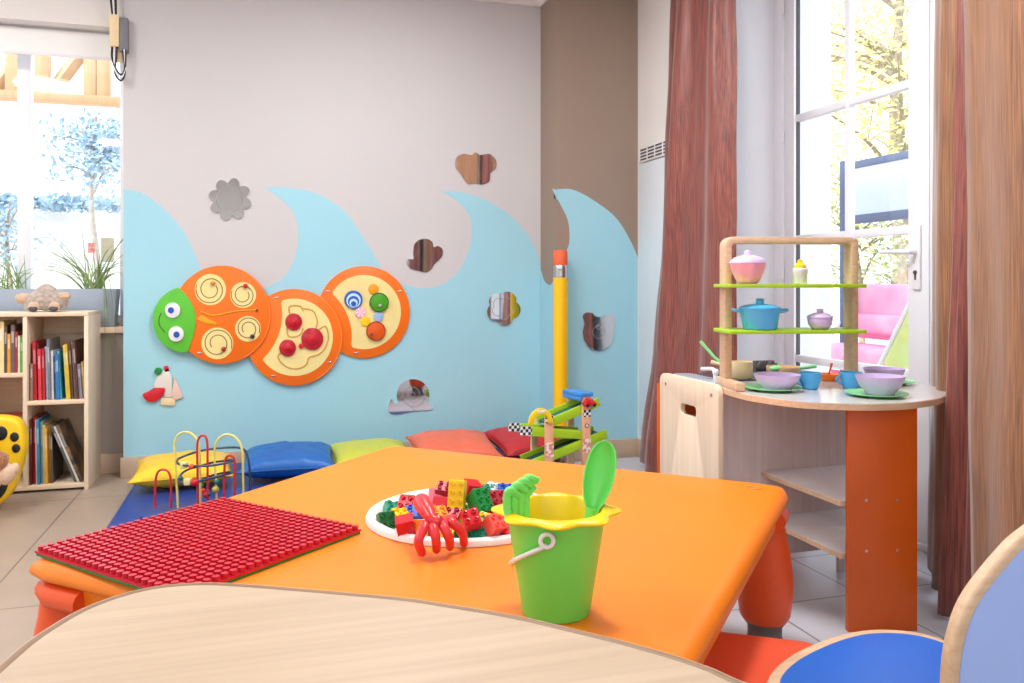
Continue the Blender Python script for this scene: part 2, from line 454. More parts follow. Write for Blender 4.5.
# ------------------------------------------------------------------ French door
d = bpy.data.objects.new('door_1', None); COL.objects.link(d); d['kind'] = 'structure'; d.location = (XD, 2.33, 0)
def dbox(bm, y0, y1, z0, z1, x0=-.022, x1=.022): box(bm, XD+x0, XD+x1, y0, y1, z0, z1)
bm = BM()
dbox(bm, 3.172, 3.2345, 0, 2.5, -.035, .035); dbox(bm, 1.42, 1.482, 0, 2.5, -.035, .035); dbox(bm, 1.482, 3.172, 2.44, 2.4935, -.035, .035)
dbox(bm, 1.42, 3.2345, 0, .025, -.035, .035)
struct(obj('door_frame', bm, M_UPVC, d, world=True, bevel=.004))
for (ya, yb, hinge) in ((2.332, 3.168, 1), (1.486, 2.328, 0)):
    bm = BM()
    s0, s1 = (.098, .066) if hinge else (.066, .098)
    dbox(bm, ya, ya+s0, .03, 2.435); dbox(bm, yb-s1, yb, .03, 2.435)
    dbox(bm, ya+s0, yb-s1, .03, .16); dbox(bm, ya+s0, yb-s1, 2.35, 2.435)
    for z in (.62, 1.15, 1.685): dbox(bm, ya+s0, yb-s1, z-.016, z+.016, -.014, .014)
    ym = (ya+s0+yb-s1)/2; dbox(bm, ym-.014, ym+.014, .16, 2.35, -.0145, .0145)
    leaf = struct(obj('door_leaf', bm, M_UPVC, d, world=True, bevel=.003))
    bm = BM(); dbox(bm, ya+s0-.01, yb-s1+.01, .15, 2.36, -.003, .003)
    struct(obj('door_glass', bm, M_GLASS, leaf, world=True))
    bm = BM()
    for (a, b) in ((ya+s0, ya+s0+.002), (yb-s1-.002, yb-s1)): dbox(bm, a, b, .16, 2.35, -.010, .010)
    struct(obj('door_gasket', bm, M_DGREY, leaf, world=True))
    if hinge:
        bm = BM()
        tube(bm, [(XD-.022, 2.385, 1.065), (XD-.06, 2.385, 1.065), (XD-.066, 2.40, 1.066), (XD-.066, 2.52, 1.07)], .009, 10)
        dbox(bm, 2.365, 2.405, .93, 1.16, -.031, -.0225)
        struct(obj('door_handle', bm, M_WHITE, leaf, world=True, bevel=.002))
        bm = BM(); dbox(bm, 2.381, 2.389, .965, .992, -.033, -.0305); ball(bm, (XD-.032, 2.385, .992), .008, 10)
        struct(obj('keyhole', bm, M_DGREY, leaf, world=True))
        for z in (.35, 1.0, 1.62, 2.2):
            bm = BM(); tube(bm, [(XD-.03, 3.172, z-.03), (XD-.03, 3.172, z+.03)], .008, 8); struct(obj('hinge', bm, M_WHITE, leaf, world=True))
# ------------------------------------------------------------------ wall heater by the curtain
t = thing('wall_heater', 'tall white wall heater with slotted air grille beside the burgundy curtain', 'heater', (XR-.02, 3.7, 0))
bm = BM(); box(bm, XR-.028, XR-.0005, 3.3, 4.04, .14, 1.6); obj('front_panel', bm, mat('white enamel', (222, 232, 240), .3, var=.01), t, world=True, bevel=.01)
bm = BM(); box(bm, XR-.026, XR-.0005, 3.3, 4.04, 1.605, 1.685); g = obj('air_grille', bm, M_WHITE, t, world=True, bevel=.004)
bm = BM()
for k in range(4):
    for q in range(8):
        y0 = 3.33+q*.088; box(bm, XR-.0275, XR-.0255, y0, y0+.07, 1.615+k*.017, 1.624+k*.017)
obj('slots', bm, M_DGREY, g, world=True)
# ------------------------------------------------------------------ curtains
M_BURG = mat('burgundy shot silk', (88, 36, 38), .42, rgb2=(156, 84, 68), scale=5, stretch=(46, 46, 1.1), detail=6, contrast=(.3, .7), sheen=.3)
M_TAN = mat('copper brown shot silk', (102, 62, 36), .42, rgb2=(168, 118, 78), scale=5, stretch=(46, 46, 1.1), detail=6, contrast=(.3, .7), sheen=.3)
def curtain_panel(name, m, parent, top, bot, folds, amp, z0=.02, z1=2.47, nz=26, phase=0.0, seed=0):
    top = cat_rom([(x, y, 0) for x, y in top], 8); bot = cat_rom([(x, y, 0) for x, y in bot], 8)
    def samp(P, u):
        f = u*(len(P)-1); i = min(int(f), len(P)-2); return P[i].lerp(P[i+1], f-i)
    nu = max(24, folds*14); verts = []; faces = []
    for j in range(nz+1):
        v = j/nz; z = z1+(z0-z1)*v
        for i in range(nu+1):
            u = i/nu
            p = samp(top, u).lerp(samp(bot, u), v**1.3)
            q = samp(top, min(1, u+.02)).lerp(samp(bot, min(1, u+.02)), v**1.3)-samp(top, max(0, u-.02)).lerp(samp(bot, max(0, u-.02)), v**1.3)
            nrm = Vector((-q.y, q.x, 0)).normalized()
            a = amp*(.55+.75*v)
            w = math.sin(2*PI*folds*u+phase+.5*math.sin(3*v+seed))+.35*math.sin(2*PI*folds*2.3*u+1.7*phase+v*1.5)
            w += .7*noise.noise(Vector((u*5+seed, v*2.6, seed)))+.35*noise.noise(Vector((u*11, v*7+seed, seed)))
            p = p+nrm*a*w
            verts.append((p.x, p.y, z+.012*math.sin(9*u+seed)*v))
    for j in range(nz):
        for i in range(nu):
            a = j*(nu+1)+i; faces.append((a, a+1, a+nu+2, a+nu+1))
    bm = BM(); add(bm, verts, faces)
    o = obj(name, bm, m, parent, world=True, ang=180)
    s = o.modifiers.new('thickness', 'SOLIDIFY'); s.thickness = .004; s.offset = 0
    return o
t = thing('curtain', 'burgundy curtain gathered beside the wall heater, behind the play kitchen', 'curtain', (1.86, 3.3, 0))
curtain_panel('curtain_drop', M_BURG, t, [(1.9, 3.60), (1.86, 3.30), (1.9, 3.03)], [(1.87, 3.84), (1.80, 3.44), (1.86, 2.9)], 2, .034, seed=1)
t = thing('curtain', 'copper brown curtain with burgundy folds at the right edge, nearer than the play kitchen', 'curtain', (1.9, 1.7, 0))
curtain_panel('curtain_fold', M_TAN, t, [(2.065, 2.13), (1.96, 1.975), (1.90, 1.85)], [(2.065, 2.15), (1.96, 2.0), (1.92, 1.87)], 1, .012, phase=1, seed=2)
curtain_panel('burgundy_lining', M_BURG, t, [(1.90, 1.85), (1.885, 1.80), (1.84, 1.72)], [(1.87, 1.885), (1.82, 1.815), (1.82, 1.70)], 2, .012, seed=3)
curtain_panel('front_panel', M_TAN, t, [(1.80, 1.765), (1.70, 1.5), (1.70, 1.28), (1.74, 1.1)], [(1.805, 1.715), (1.74, 1.5), (1.73, 1.28), (1.75, 1.1)], 1, .02, phase=2.5, seed=5)
t = thing('curtain', 'burgundy and copper curtains farther along the right wall, seen in the butterfly mirror', 'curtain', (1.88, -1.3, 0))
curtain_panel('burgundy_drop', M_BURG, t, [(1.9, -1.62), (1.87, -2.0), (1.9, -2.4)], [(1.9, -1.62), (1.87, -2.0), (1.9, -2.4)], 3, .025, seed=11)
curtain_panel('copper_drop', M_TAN, t, [(1.9, -.75), (1.87, -.95), (1.9, -1.18)], [(1.9, -.75), (1.87, -.95), (1.9, -1.18)], 2, .025, seed=12)
curtain_panel('burgundy_drop', M_BURG, t, [(1.9, -.3), (1.87, -.5), (1.9, -.74)], [(1.9, -.3), (1.87, -.5), (1.9, -.74)], 2, .025, seed=13)
# ------------------------------------------------------------------ unseen lamps added on the ceiling to fill the room with light
for i, (x, y) in enumerate(FILL_LAMP_SPOTS):
    t = thing('fill_lamp', 'round white fill lamp added on the ceiling', 'lamp', (x, y, ZC), group='added fill lamps')
    bm = BM(); lathe(bm, [(.0, 0), (.24, 0), (.24, -.03), (.225, -.035), (.225, -.02), (0, -.02)], 32); obj('housing', bm, M_WHITE, t)
    bm = BM(); lathe(bm, [(0, -.022), (.22, -.022), (.22, -.028), (0, -.028)], 32)
    obj('diffuser', bm, mat('fill diffuser', (255, 250, 240), .5, emit=(255, 250, 242), estr=2.0), t)
    L = bpy.data.lights.new('fill light', 'AREA'); L.shape = 'DISK'; L.size = .44; L.energy = FILL_LAMP_POWER[i]; L.color = (1, .985, .975)
    lo = bpy.data.objects.new('fill light', L); COL.objects.link(lo); lo.location = (x, y, ZC-.06)
# ================================================================== wall decorations
def wpts(pts, y=YA): return [wy(a, b, y) for a, b in pts]
def mirror(label, outline_px, y, inner=None, turn=0.0, th=.005):
    P = wpts(outline_px, y); cx = sum(p[0] for p in P)/len(P); cz = sum(p[1] for p in P)/len(P)
    bm = BM(); prism(bm, [(p[0]-cx, p[1]-cz) for p in P], -th-.0015, -.0015, 'y')
    for path in inner or []:
        q = wpts(path, y); tube(bm, [(a-cx, -th-.0017, b-cz) for a, b in q], .0016, 5, mi=1)
    o = obj('wall_mirror', bm, [M_CHROME, M_LINE], loc=(cx, y-abs(turn)*.0014, cz), rz=math.radians(turn), smooth=False)
    return tag(o, label, 'mirror')
def petal(cx, cy, r, n, amp, rot=0, N=96, sq=1.0, power=1.0):
    return [(cx+(r+amp*(abs(math.cos(n*(a-rot)/2))**power*2-1))*math.cos(a), cy+sq*(r+amp*(abs(math.cos(n*(a-rot)/2))**power*2-1))*math.sin(a)) for a in [2*PI*k/N for k in range(N)]]
def loop(p): return p+[p[0]]
mirror('sun shaped wall mirror high on the grey wall over the caterpillar', petal(230, 199.5, 18.5, 8, 3.2, .25, power=.8), YA, [loop(circ(229.5, 199, 13))])
fl = petal(503, 308, 15.5, 5, 1.9, -PI/2+.5, power=.7)
mirror('five petal flower wall mirror on the aqua wall left of the pencil', fl, YA, [loop(petal(502.5, 308, 10, 5, 1.4, -PI/2+.5, power=.7))], turn=3)
bf = [tuple(v)[:2] for v in cat_rom([(a, b, 0) for a, b in [(455, 167), (456, 158), (463, 154), (471, 155), (475, 152.5), (480, 155), (489, 154), (495.5, 160), (495.5, 168), (490, 173), (489, 181), (482, 184.5), (475, 183), (468, 184), (464, 180), (461, 175)]], 6, True)]
mirror('butterfly shaped wall mirror, topmost one on the grey wall', bf, YA)
b2 = [tuple(v)[:2] for v in cat_rom([(a, b, 0) for a, b in [(413, 252), (414.5, 244), (420, 239.5), (427, 239), (432, 242), (433.5, 247), (438, 246), (442.5, 250), (441, 257), (434, 264), (431, 269), (426, 272), (418, 270.5), (410, 268), (406.5, 263), (408, 259), (413, 259)]], 6, True)]
mirror('butterfly shaped wall mirror in the grey dip between two painted waves', b2, YA)
bear = [tuple(v)[:2] for v in cat_rom([(a, b, 0) for a, b in [(583, 323), (581.5, 316), (585, 312.5), (591, 313), (594, 316), (599, 317), (604, 315.5), (609, 314), (614, 316.5), (614.5, 322), (613.5, 330), (612, 341), (606, 348), (598, 350.5), (590, 348), (583.5, 341), (581.5, 332)]], 6, True)]
mirror('bear head shaped wall mirror right of the giant pencil', bear, YB, [loop(circ(598, 332, 6.4))+[(593, 323), (596, 321)], loop(circ(598, 327, 2.6))], turn=4)
sn = [tuple(v)[:2] for v in cat_rom([(a, b, 0) for a, b in [(390, 401), (391.5, 399), (394, 403), (398, 402), (396.5, 395), (399, 386), (405, 380.5), (413, 379), (421, 381), (427, 387), (429, 395), (428, 403), (432, 406), (431, 409.5), (415, 411), (398, 414), (390, 413), (387.5, 408)]], 6, True)]
sp = [(412.5+(13-11*t)*math.cos(-PI*.2+t*4.2*PI), 395.5+(13-11*t)*math.sin(-PI*.2+t*4.2*PI)) for t in [k/70 for k in range(71)]]
mirror('snail shaped wall mirror low on the aqua wall above the orange cushion', sn, YA, [sp])
# sailing boat wall ornament
def flat_part(name, pts, y0, y1, m, parent, y=YA, bevel=.001):
    bm = BM(); prism(bm, wpts(pts, y), y-y1, y-y0, 'y'); return obj(name, bm, m, parent, world=True, bevel=bevel)
c = on_Y(163, 388, YA)
t = thing('boat_ornament', 'small boat wall ornament with red hull and pale sails under the green head', 'wall ornament', (c.x, YA-.002, c.z))
flat_part('hull', [tuple(v)[:2] for v in cat_rom([(a, b, 0) for a, b in [(143, 394), (149, 391), (154, 388), (160, 387.5), (165, 388), (164.5, 393), (160, 398), (154, 401.5), (147, 400)]], 5, True)], .003, .02, M_RED, t, bevel=.003)
flat_part('mainsail', [(154, 385), (157, 377), (163, 371), (168, 368), (172, 376), (172.5, 396), (165, 397.5), (164, 388), (155, 388)], .002, .012, mat('pale sail paint', (226, 222, 216), .5), t)
flat_part('jib', [(174.5, 377), (178, 384), (183.5, 397), (175, 400), (171.5, 397)], .002, .012, mat('blush sail paint', (238, 206, 192), .5), t)
flat_part('stand', [(161, 398), (176, 397), (175, 405.5), (161, 405)], .002, .01, M_CREAM, t)
flat_part('green_ball', circ(158.5, 371, 3.8, 20), .002, .018, M_GREEN, t)
flat_part('pennant', [(164, 366), (168, 365.5), (169.5, 371), (165, 372)], .002, .012, M_RED, t)
# ------------------------------------------------------------------ caterpillar activity panel
ctr = on_Y(285, 325, YA)
cat = thing('caterpillar_panel', 'large orange caterpillar activity panel with green smiling head on the aqua wall', 'activity panel', (ctr.x, YA-.002, ctr.z))
M_CATO = mat('orange lacquer', (246, 116, 14), .35, var=.03, scale=6)
M_CATG = mat('green lacquer', (92, 196, 52), .35, var=.03, scale=6)
M_CATC = mat('pale yellow lacquer', (240, 222, 150), .45, var=.05, scale=7)
M_GROOVE = mat('brown groove', (120, 84, 44), .7)
M_REDT = plastic('translucent red disc', (186, 30, 48), .2)
def fp(name, pts, y0, y1, m, parent, bevel=.0012): return flat_part(name, pts, y0, y1, m, parent, bevel=bevel)
def groove(name, pts, y0, r, m, parent, seg=6):
    bm = BM(); tube(bm, [(a, YA-y0, b) for a, b in wpts(pts)], r, seg); return obj(name, bm, m, parent, world=True)
C1, C2, C3 = (222, 314.5, 48.8), (294, 337, 48.2), (363.5, 312, 46)
def arcpts(c, a0, a1, n=30, r=None):
    r = r or c[2]
    return [(c[0]+r*math.cos(math.radians(a0+(a1-a0)*k/n)), c[1]+r*math.sin(math.radians(a0+(a1-a0)*k/n))) for k in range(n+1)]
def outside(pts, c, r): return [p for p in pts if math.hypot(p[0]-c[0], p[1]-c[1]) > r]
d3 = fp('body_disc', circ(*C3, 64), .003, .013, M_CATO, cat)
d2 = fp('body_disc', circ(*C2, 64), .012, .022, M_CATO, cat)
d1 = fp('body_disc', circ(*C1, 64), .021, .031, M_CATO, cat)
def crescent(c, rin, cut, rcut):
    """circle of radius rin round c with the circle (cut, rcut) bitten out of it"""
    N = 120; o = circ(c[0], c[1], rin, N)
    ins = [math.hypot(p[0]-cut[0], p[1]-cut[1]) > rcut for p in o]
    s = next(i for i in range(N) if ins[i] and not ins[i-1])
    arc = []; i = s
    while ins[i % N]: arc.append(o[i % N]); i += 1
    a_end = math.atan2(arc[-1][1]-cut[1], arc[-1][0]-cut[0]); a_st = math.atan2(arc[0][1]-cut[1], arc[0][0]-cut[0])
    da = (a_st-a_end+PI) % (2*PI)-PI
    return arc+[(cut[0]+rcut*math.cos(a_end+da*k/24), cut[1]+rcut*math.sin(a_end+da*k/24)) for k in range(1, 24)]
fp('inset_panel', crescent((294, 337), 38.5, C1, 60), .0215, .0232, M_CATC, d2, bevel=0)
fp('inset_panel', crescent((363.5, 312), 37, C2, 57.5), .0125, .0142, M_CATC, d3, bevel=0)
for cc, yy in ((C1, .0313), (C2, .0223)):
    groove('edge_line', arcpts(cc, -55, 62, 30, cc[2]-1), yy-.0005, .0012, mat('orange edge line', (255, 170, 90), .4), d1 if cc is C1 else d2, 4)
# head
ha = [(187+33.2*math.cos(math.radians(a)), 319.5+33*math.sin(math.radians(a))) for a in range(98, 256, 6)]
hb = [(178.5, 287.5), (186, 294), (193, 305), (196.3, 318), (194.5, 333), (188, 352)]
hd = fp('head', ha+[tuple(v)[:2] for v in cat_rom([(a, b, 0) for a, b in hb], 6)], .024, .036, M_CATG, cat)
for (ex, ey, qx, qy) in ((173.5, 310, 172, 310), (177, 333.5, 177.5, 334)):
    e = fp('eye', circ(ex, ey, 7.6, 32), .035, .047, M_WHITE, hd, bevel=.002)
    fp('pupil', circ(qx, qy, 3.1, 20), .046, .049, M_BLUE, e, bevel=0)
groove('smile', [tuple(v)[:2] for v in cat_rom([(a, b, 0) for a, b in [(162, 313), (160, 318), (160.5, 325), (166, 332.5)]], 6)], .0362, .0022, M_DGREY, hd)
# spiral trays
for (sx, sy, sr, bx_, by_, bmx, a0) in ((210.8, 289.5, 15.5, 213.5, 283, 0, 0), (243.3, 295, 12.8, 245.5, 286, 1, 0), (217.6, 343, 15.8, 224, 348.5, 2, PI), (248, 328.5, 12.8, 252.5, 336, 3, PI)):
    tr = fp('spiral_tray', circ(sx, sy, sr, 40), .0305, .0325, M_CATC, cat, bevel=0)
    pts = [(sx+(sr*(.42+.52*k/60))*math.cos(a0-.6+3.3*PI*k/60), sy+(sr*(.42+.52*k/60))*math.sin(a0-.6+3.3*PI*k/60)) for k in range(61)]
    groove('spiral_groove', pts, .0325, .0022, M_GROOVE, tr, 5)
    p = wy(bx_, by_, YA); bm = BM(); ball(bm, (p[0], YA-.043, p[1]), .012, 12)
    tube(bm, [(p[0], YA-.032, p[1]), (p[0], YA-.045, p[1])], .005, 8)
    obj('bead', bm, [mat('tan bead', (214, 150, 70), .4), M_RED, mat('red brown bead', (170, 50, 34), .4), mat('dark bead', (70, 52, 40), .4)][bmx], tr, world=True)
groove('wand_cord', [tuple(v)[:2] for v in cat_rom([(a, b, 0) for a, b in [(201, 311), (212, 315), (222, 314), (236, 311), (247, 310), (257, 309.5)]], 6)], .033, .003, mat('yellow cord', (244, 178, 40), .4), cat)
fp('yellow_dart', [(197, 319), (202, 315), (217.5, 323), (216, 325), (205, 323)], .0305, .0345, mat('golden lacquer', (240, 168, 20), .4), cat)
p = wy(257, 310, YA); bm = BM(); ball(bm, (p[0], YA-.035, p[1]), .007, 10); obj('stop_bead', bm, M_GROOVE, cat, world=True)
# middle disc: track and red discs
trk = [(305, 336), (296, 330), (287, 338), (293, 345), (303, 342)]
g = groove('wavy_track', [tuple(v)[:2] for v in cat_rom([(a, b, 0) for a, b in [(303, 311), (300, 306), (290, 306), (289, 311), (291, 318), (287, 327), (289, 336), (299, 335), (303, 328)]], 8)], .0234, .004, mat('ochre groove', (206, 164, 84), .6), d2)
groove('wavy_track', [tuple(v)[:2] for v in cat_rom([(a, b, 0) for a, b in [(303, 308), (313, 311), (317, 321), (316, 330), (325, 326), (328, 336), (325, 347), (318, 354), (309, 357), (306, 364), (298, 368), (288, 367), (281, 362), (278, 356), (281, 352)]], 8)], .0234, .004, mat('ochre groove', (206, 164, 84), .6), d2)
for (rx, ry, rr) in ((293.5, 321.5, 8.4), (312, 338.5, 11), (287.5, 347.5, 8.4)):
    rd = fp('red_disc', circ(rx, ry, rr, 36), .025, .033, M_REDT, d2, bevel=.0015)
    fp('hub', circ(rx, ry, rr*.5, 24), .033, .037, M_RED, rd, bevel=.001)
    fp('knob', circ(rx+.4, ry, rr*.2, 16), .037, .046, M_RED, rd, bevel=.001)
fp('red_pin', circ(301, 345.5, 2.6, 14), .024, .034, M_RED, d2)
# right disc: gears
gears = [(353, 299.5, 9, 'blue'), (360, 312.2, 5.6, 'pink'), (365, 321, 4.9, 'yellow'), (373, 289, 5, 'amber'), (378.5, 302.3, 9.4, 'green'), (378, 316.5, 5, 'pale'), (375.3, 330.8, 9.4, 'orange')]
gm = {'blue': M_BLUE, 'pink': M_PINK, 'yellow': M_YELLOW, 'amber': plastic('amber plastic', (246, 156, 20)), 'green': mat('green gear', (70, 160, 24), .3), 'pale': plastic('pale blue plastic', (158, 190, 228)), 'orange': mat('orange gear', (226, 88, 14), .35)}
for (gx, gy, gr, gc) in gears:
    gg = fp('gear_'+('wheel' if gr > 6 else 'button'), circ(gx, gy, gr, 36), .0145, .028 if gr > 6 else .022, gm[gc], d3, bevel=.0018)
    if gc == 'blue':
        for kk, (r1, mm) in enumerate(((7.2, mat('light blue stripe', (190, 226, 250), .3)), (5.6, M_BLUE), (4.1, mat('light blue stripe', (190, 226, 250), .3)), (2.6, M_BLUE))):
            fp('ring_stripe', circ(gx, gy+.9+1.1*kk, r1, 30), .0275, .0285+.0003*kk, mm, gg, bevel=0)
    if gc == 'pink':
        for q in range(6):
            a = q*PI/3
            fp('petal_stripe', [(gx+math.cos(a-.16)*4.8, gy+math.sin(a-.16)*4.8), (gx+math.cos(a+.16)*4.8, gy+math.sin(a+.16)*4.8), (gx, gy)], .0215, .0225, M_WHITE, gg, bevel=0)
    if gc in ('green', 'orange'):
        bm = BM(); c0 = wpts(circ(gx, gy, gr-.3, 36)); tube(bm, [(a, YA-.0275, b) for a, b in c0], .0028, 6, closed=True); obj('rim', bm, mat('dark rim '+gc, (30, 92, 30) if gc == 'green' else (140, 60, 14), .4), gg, world=True)
        k0 = wy(gx-(4.5 if gc == 'orange' else -.5), gy+(3.4 if gc == 'orange' else 2.8), YA); bm = BM(); tube(bm, [(k0[0], YA-.027, k0[1]), (k0[0], YA-.045, k0[1])], .008, 10); obj('peg', bm, M_GROOVE if gc == 'orange' else M_STEEL, gg, world=True)
for a, dd in ((-115, d2), (118, d2), (-150, d3), (100, d3), (-30, d3), (120, d1), (35, d2)):
    cc = {d1: C1, d2: C2, d3: C3}[dd]; yb_ = {d1: .031, d2: .022, d3: .013}[dd]
    p = wy(cc[0]+cc[2]*.9*math.cos(math.radians(a)), cc[1]+cc[2]*.9*math.sin(math.radians(a)), YA)
    bm = BM(); box(bm, p[0]-.011, p[0]+.011, YA-yb_-.0025, YA-yb_+.001, p[1]-.004, p[1]+.004); obj('screw_plate', bm, M_STEEL, dd, world=True, bevel=.001)
# ------------------------------------------------------------------ giant pencil
pb = on_Y(559.5, 400, YB-.045)
t = thing('giant_pencil', 'giant yellow pencil with orange eraser standing against the wall corner', 'pencil', (pb.x, YB-.06, 0))
bm = BM(); prism(bm, circ(0, 0, .0385, 36), .16, .985, 'z'); obj('shaft', bm, mat('yellow pencil paint', (252, 200, 10), .35, var=.02), t)
bm = BM(); lathe(bm, [(.0385, .16), (.008, .02), (.002, 0)], 24); obj('sharpened_tip', bm, M_CREAM, t)
bm = BM(); lathe(bm, [(.037, .98), (.039, .985), (.037, .995), (.039, 1.005), (.037, 1.015), (.039, 1.025), (.039, 1.045), (.036, 1.05)], 28); obj('ferrule', bm, M_STEEL, t)
bm = BM(); lathe(bm, [(.036, 1.045), (.0375, 1.05), (.0375, 1.12), (.033, 1.128), (0, 1.13)], 28); obj('eraser', bm, mat('coral eraser', (240, 104, 62), .6), t)
# ================================================================== bookcase
BX0, BX1, BXM, BY0, BY1, BZ = -1.33, -.782, -1.042, 4.175, 4.475, .82
t = thing('bookcase', 'low birch open bookcase under the left window, filled with books', 'bookcase', ((BX0+BX1)/2, BY0+.15, 0))
def wb(name, x0, x1, y0, y1, z0, z1, m=M_BIRCH): bm = BM(); box(bm, x0, x1, y0, y1, z0, z1); return obj(name, bm, m, t, world=True, bevel=.0015)
wb('side_panel', BX1-.018, BX1, BY0, BY1, 0, BZ-.018, M_BIRCH_Z); wb('side_panel', BX0, BX0+.018, BY0, BY1, 0, BZ-.018, M_BIRCH_Z)
wb('divider', BXM-.009, BXM+.009, BY0+.002, BY1-.006, .03, BZ-.018, M_BIRCH_Z)
wb('top_panel', BX0, BX1, BY0, BY1, BZ-.018, BZ)
wb('bottom_panel', BX0+.018, BX1-.018, BY0+.002, BY1-.006, .012, .03)
wb('shelf', BXM+.009, BX1-.018, BY0+.002, BY1-.006, .398, .416)
wb('shelf', BX0+.018, BXM-.009, BY0+.002, BY1-.006, .528, .546); wb('shelf', BX0+.018, BXM-.009, BY0+.002, BY1-.006, .27, .288)
wb('back_panel', BX0+.018, BX1-.018, BY1-.006, BY1, .012, BZ-.018)
def cover(rgb): return mat('book cover %d %d %d' % rgb, rgb, .4, var=.12, scale=28)
M_PAGES = mat('book pages', (238, 230, 212), .8, var=.05, scale=40)
def book(x, y, z, th, h, dep, lean, rgb, label, group, cat='book', back=0):
    """spine faces the room; x is the left foot of the spine, lean is the tilt to the right in degrees"""
    bm = BM()
    box(bm, 0, th, 0, .003, 0, h, 0)
    box(bm, 0, .002, .003, dep, 0, h, 0); box(bm, th-.002, th, .003, dep, 0, h, 0)
    box(bm, .0022, th-.0022, .0032, dep-.004, .003, h-.004, 1)
    box(bm, th*.2, th*.8, -.0004, .001, h*.62, h*.86, 2)
    R = Matrix.Rotation(math.radians(lean), 4, 'Y')
    for v in bm.verts: v.co = R @ v.co
    if lean < 0:
        mz = min(v.co.z for v in bm.verts)
    else:
        mz = min(v.co.z for v in bm.verts)
    for v in bm.verts: v.co.z -= mz
    sp = tuple(min(255, int(c*.5+120)) for c in rgb)
    o = obj('book', bm, [cover(rgb), M_PAGES, cover(sp)], loc=(x, y+back, z), smooth=False)
    tag(o, label, cat, group)
    return o
ORD = ['first', 'second', 'third', 'fourth', 'fifth', 'sixth', 'seventh', 'eighth', 'ninth', 'tenth', 'eleventh', 'twelfth', 'thirteenth', 'fourteenth', 'fifteenth', 'sixteenth', 'seventeenth', 'eighteenth', 'nineteenth']
x = BXM+.0135
row = [((150, 120, 110), .012, .17, 'brown'), ((196, 34, 44), .014, .27, 'tall red'), ((120, 30, 40), .008, .26, 'dark red'), ((216, 60, 74), .013, .235, 'pink red'), ((200, 44, 58), .011, .235, 'red'), ((196, 206, 226), .013, .245, 'pale blue'), ((120, 124, 136), .012, .28, 'tall grey'), ((226, 228, 232), .01, .225, 'white'), ((108, 120, 150), .011, .2, 'slate blue'), ((40, 120, 190), .013, .21, 'bright blue'), ((70, 170, 210), .008, .225, 'sky blue'), ((230, 214, 120), .012, .25, 'pale yellow'), ((214, 178, 40), .011, .255, 'mustard'), ((96, 70, 60), .011, .26, 'dark brown'), ((190, 170, 160), .009, .262, 'beige'), ((90, 56, 48), .012, .27, 'tall chestnut'), ((150, 150, 176), .014, .16, 'short lilac grey'), ((206, 170, 70), .01, .17, 'short ochre')]
for i, (rgb, th, h, nm) in enumerate(row):
    ln = -1.2 if i < 10 else -3.2
    book(x+(.014 if i > 10 else 0), BY0+.03+.012*((i*7) % 3), .4165, th-.0006, h, .2, ln if i else 0, rgb, '%s book, %s from the left on the upper right shelf of the bookcase' % (nm, ORD[i]), 'books on the upper right shelf')
    x += th+(.0004 if i != 10 else .0)
x = BXM+.0135
row = [((92, 30, 34), .008, .30, 'dark maroon'), ((186, 24, 40), .014, .305, 'red'), ((232, 232, 228), .006, .295, 'white'), ((58, 130, 176), .012, .30, 'blue'), ((150, 190, 180), .011, .285, 'pale green'), ((206, 200, 150), .01, .27, 'straw coloured'), ((228, 170, 60), .01, .26, 'amber'), ((190, 140, 50), .009, .255, 'ochre'), ((90, 80, 74), .01, .25, 'dark grey')]
for i, (rgb, th, h, nm) in enumerate(row):
    book(x, BY0+.03+.01*((i*5) % 3), .0306, th-.0006, h, .2, -.8 if i > 1 else 0, rgb, '%s book, %s from the left on the lower right shelf of the bookcase' % (nm, ORD[i]), 'books on the lower right shelf')
    x += th+.0003
x += .091
for i, (rgb, th, h, nm) in enumerate([((84, 88, 90), .012, .285, 'grey'), ((206, 206, 200), .008, .28, 'white'), ((64, 58, 56), .014, .285, 'dark photo covered')]):
    if i == 2: MATS['book cover 64 58 56'] = mat('photo book cover', (44, 40, 40), .3, rgb2=(150, 118, 96), scale=14, contrast=(.42, .66))
    book(x, BY0+.028, .0306, th, h, .205, -21, rgb, '%s leaning picture book, %s of three leaning on the lower right shelf' % (nm, ORD[i]), 'leaning picture books')
    x += th*1.09
x = BXM-.0095-.004
row = [((96, 176, 80), .012, .17, 'green'), ((230, 226, 214), .008, .18, 'white'), ((150, 60, 56), .012, .2, 'brick red'), ((110, 90, 90), .016, .235, 'mauve brown'), ((222, 150, 50), .013, .19, 'orange'), ((90, 74, 60), .012, .23, 'dark brown'), ((236, 214, 160), .024, .25, 'thick cream'), ((180, 50, 50), .012, .22, 'red')]
for i, (rgb, th, h, nm) in enumerate(row):
    x -= th+.0006
    book(x, BY0+.03, .5465, th-.0004, h*.93, .2, 0, rgb, '%s book, %s from the right on the upper left shelf of the bookcase' % (nm, ORD[i]), 'books on the upper left shelf')
x = BX0+.03
for i, (rgb, th, h, nm) in enumerate([((60, 56, 60), .03, .07, 'dark'), ((190, 60, 50), .02, .05, 'red')]):
    bm = BM(); box(bm, -.09, .1, 0, .2, 0, th, 0); box(bm, -.085, .101, .004, .201, .003, th-.003, 1)
    tag(obj('book', bm, [cover(rgb), M_PAGES], loc=(BX0+.15, BY0+.03, .2885+.0305*i), smooth=False), '%s book lying flat on the lower left shelf behind the yellow toy' % nm, 'book')
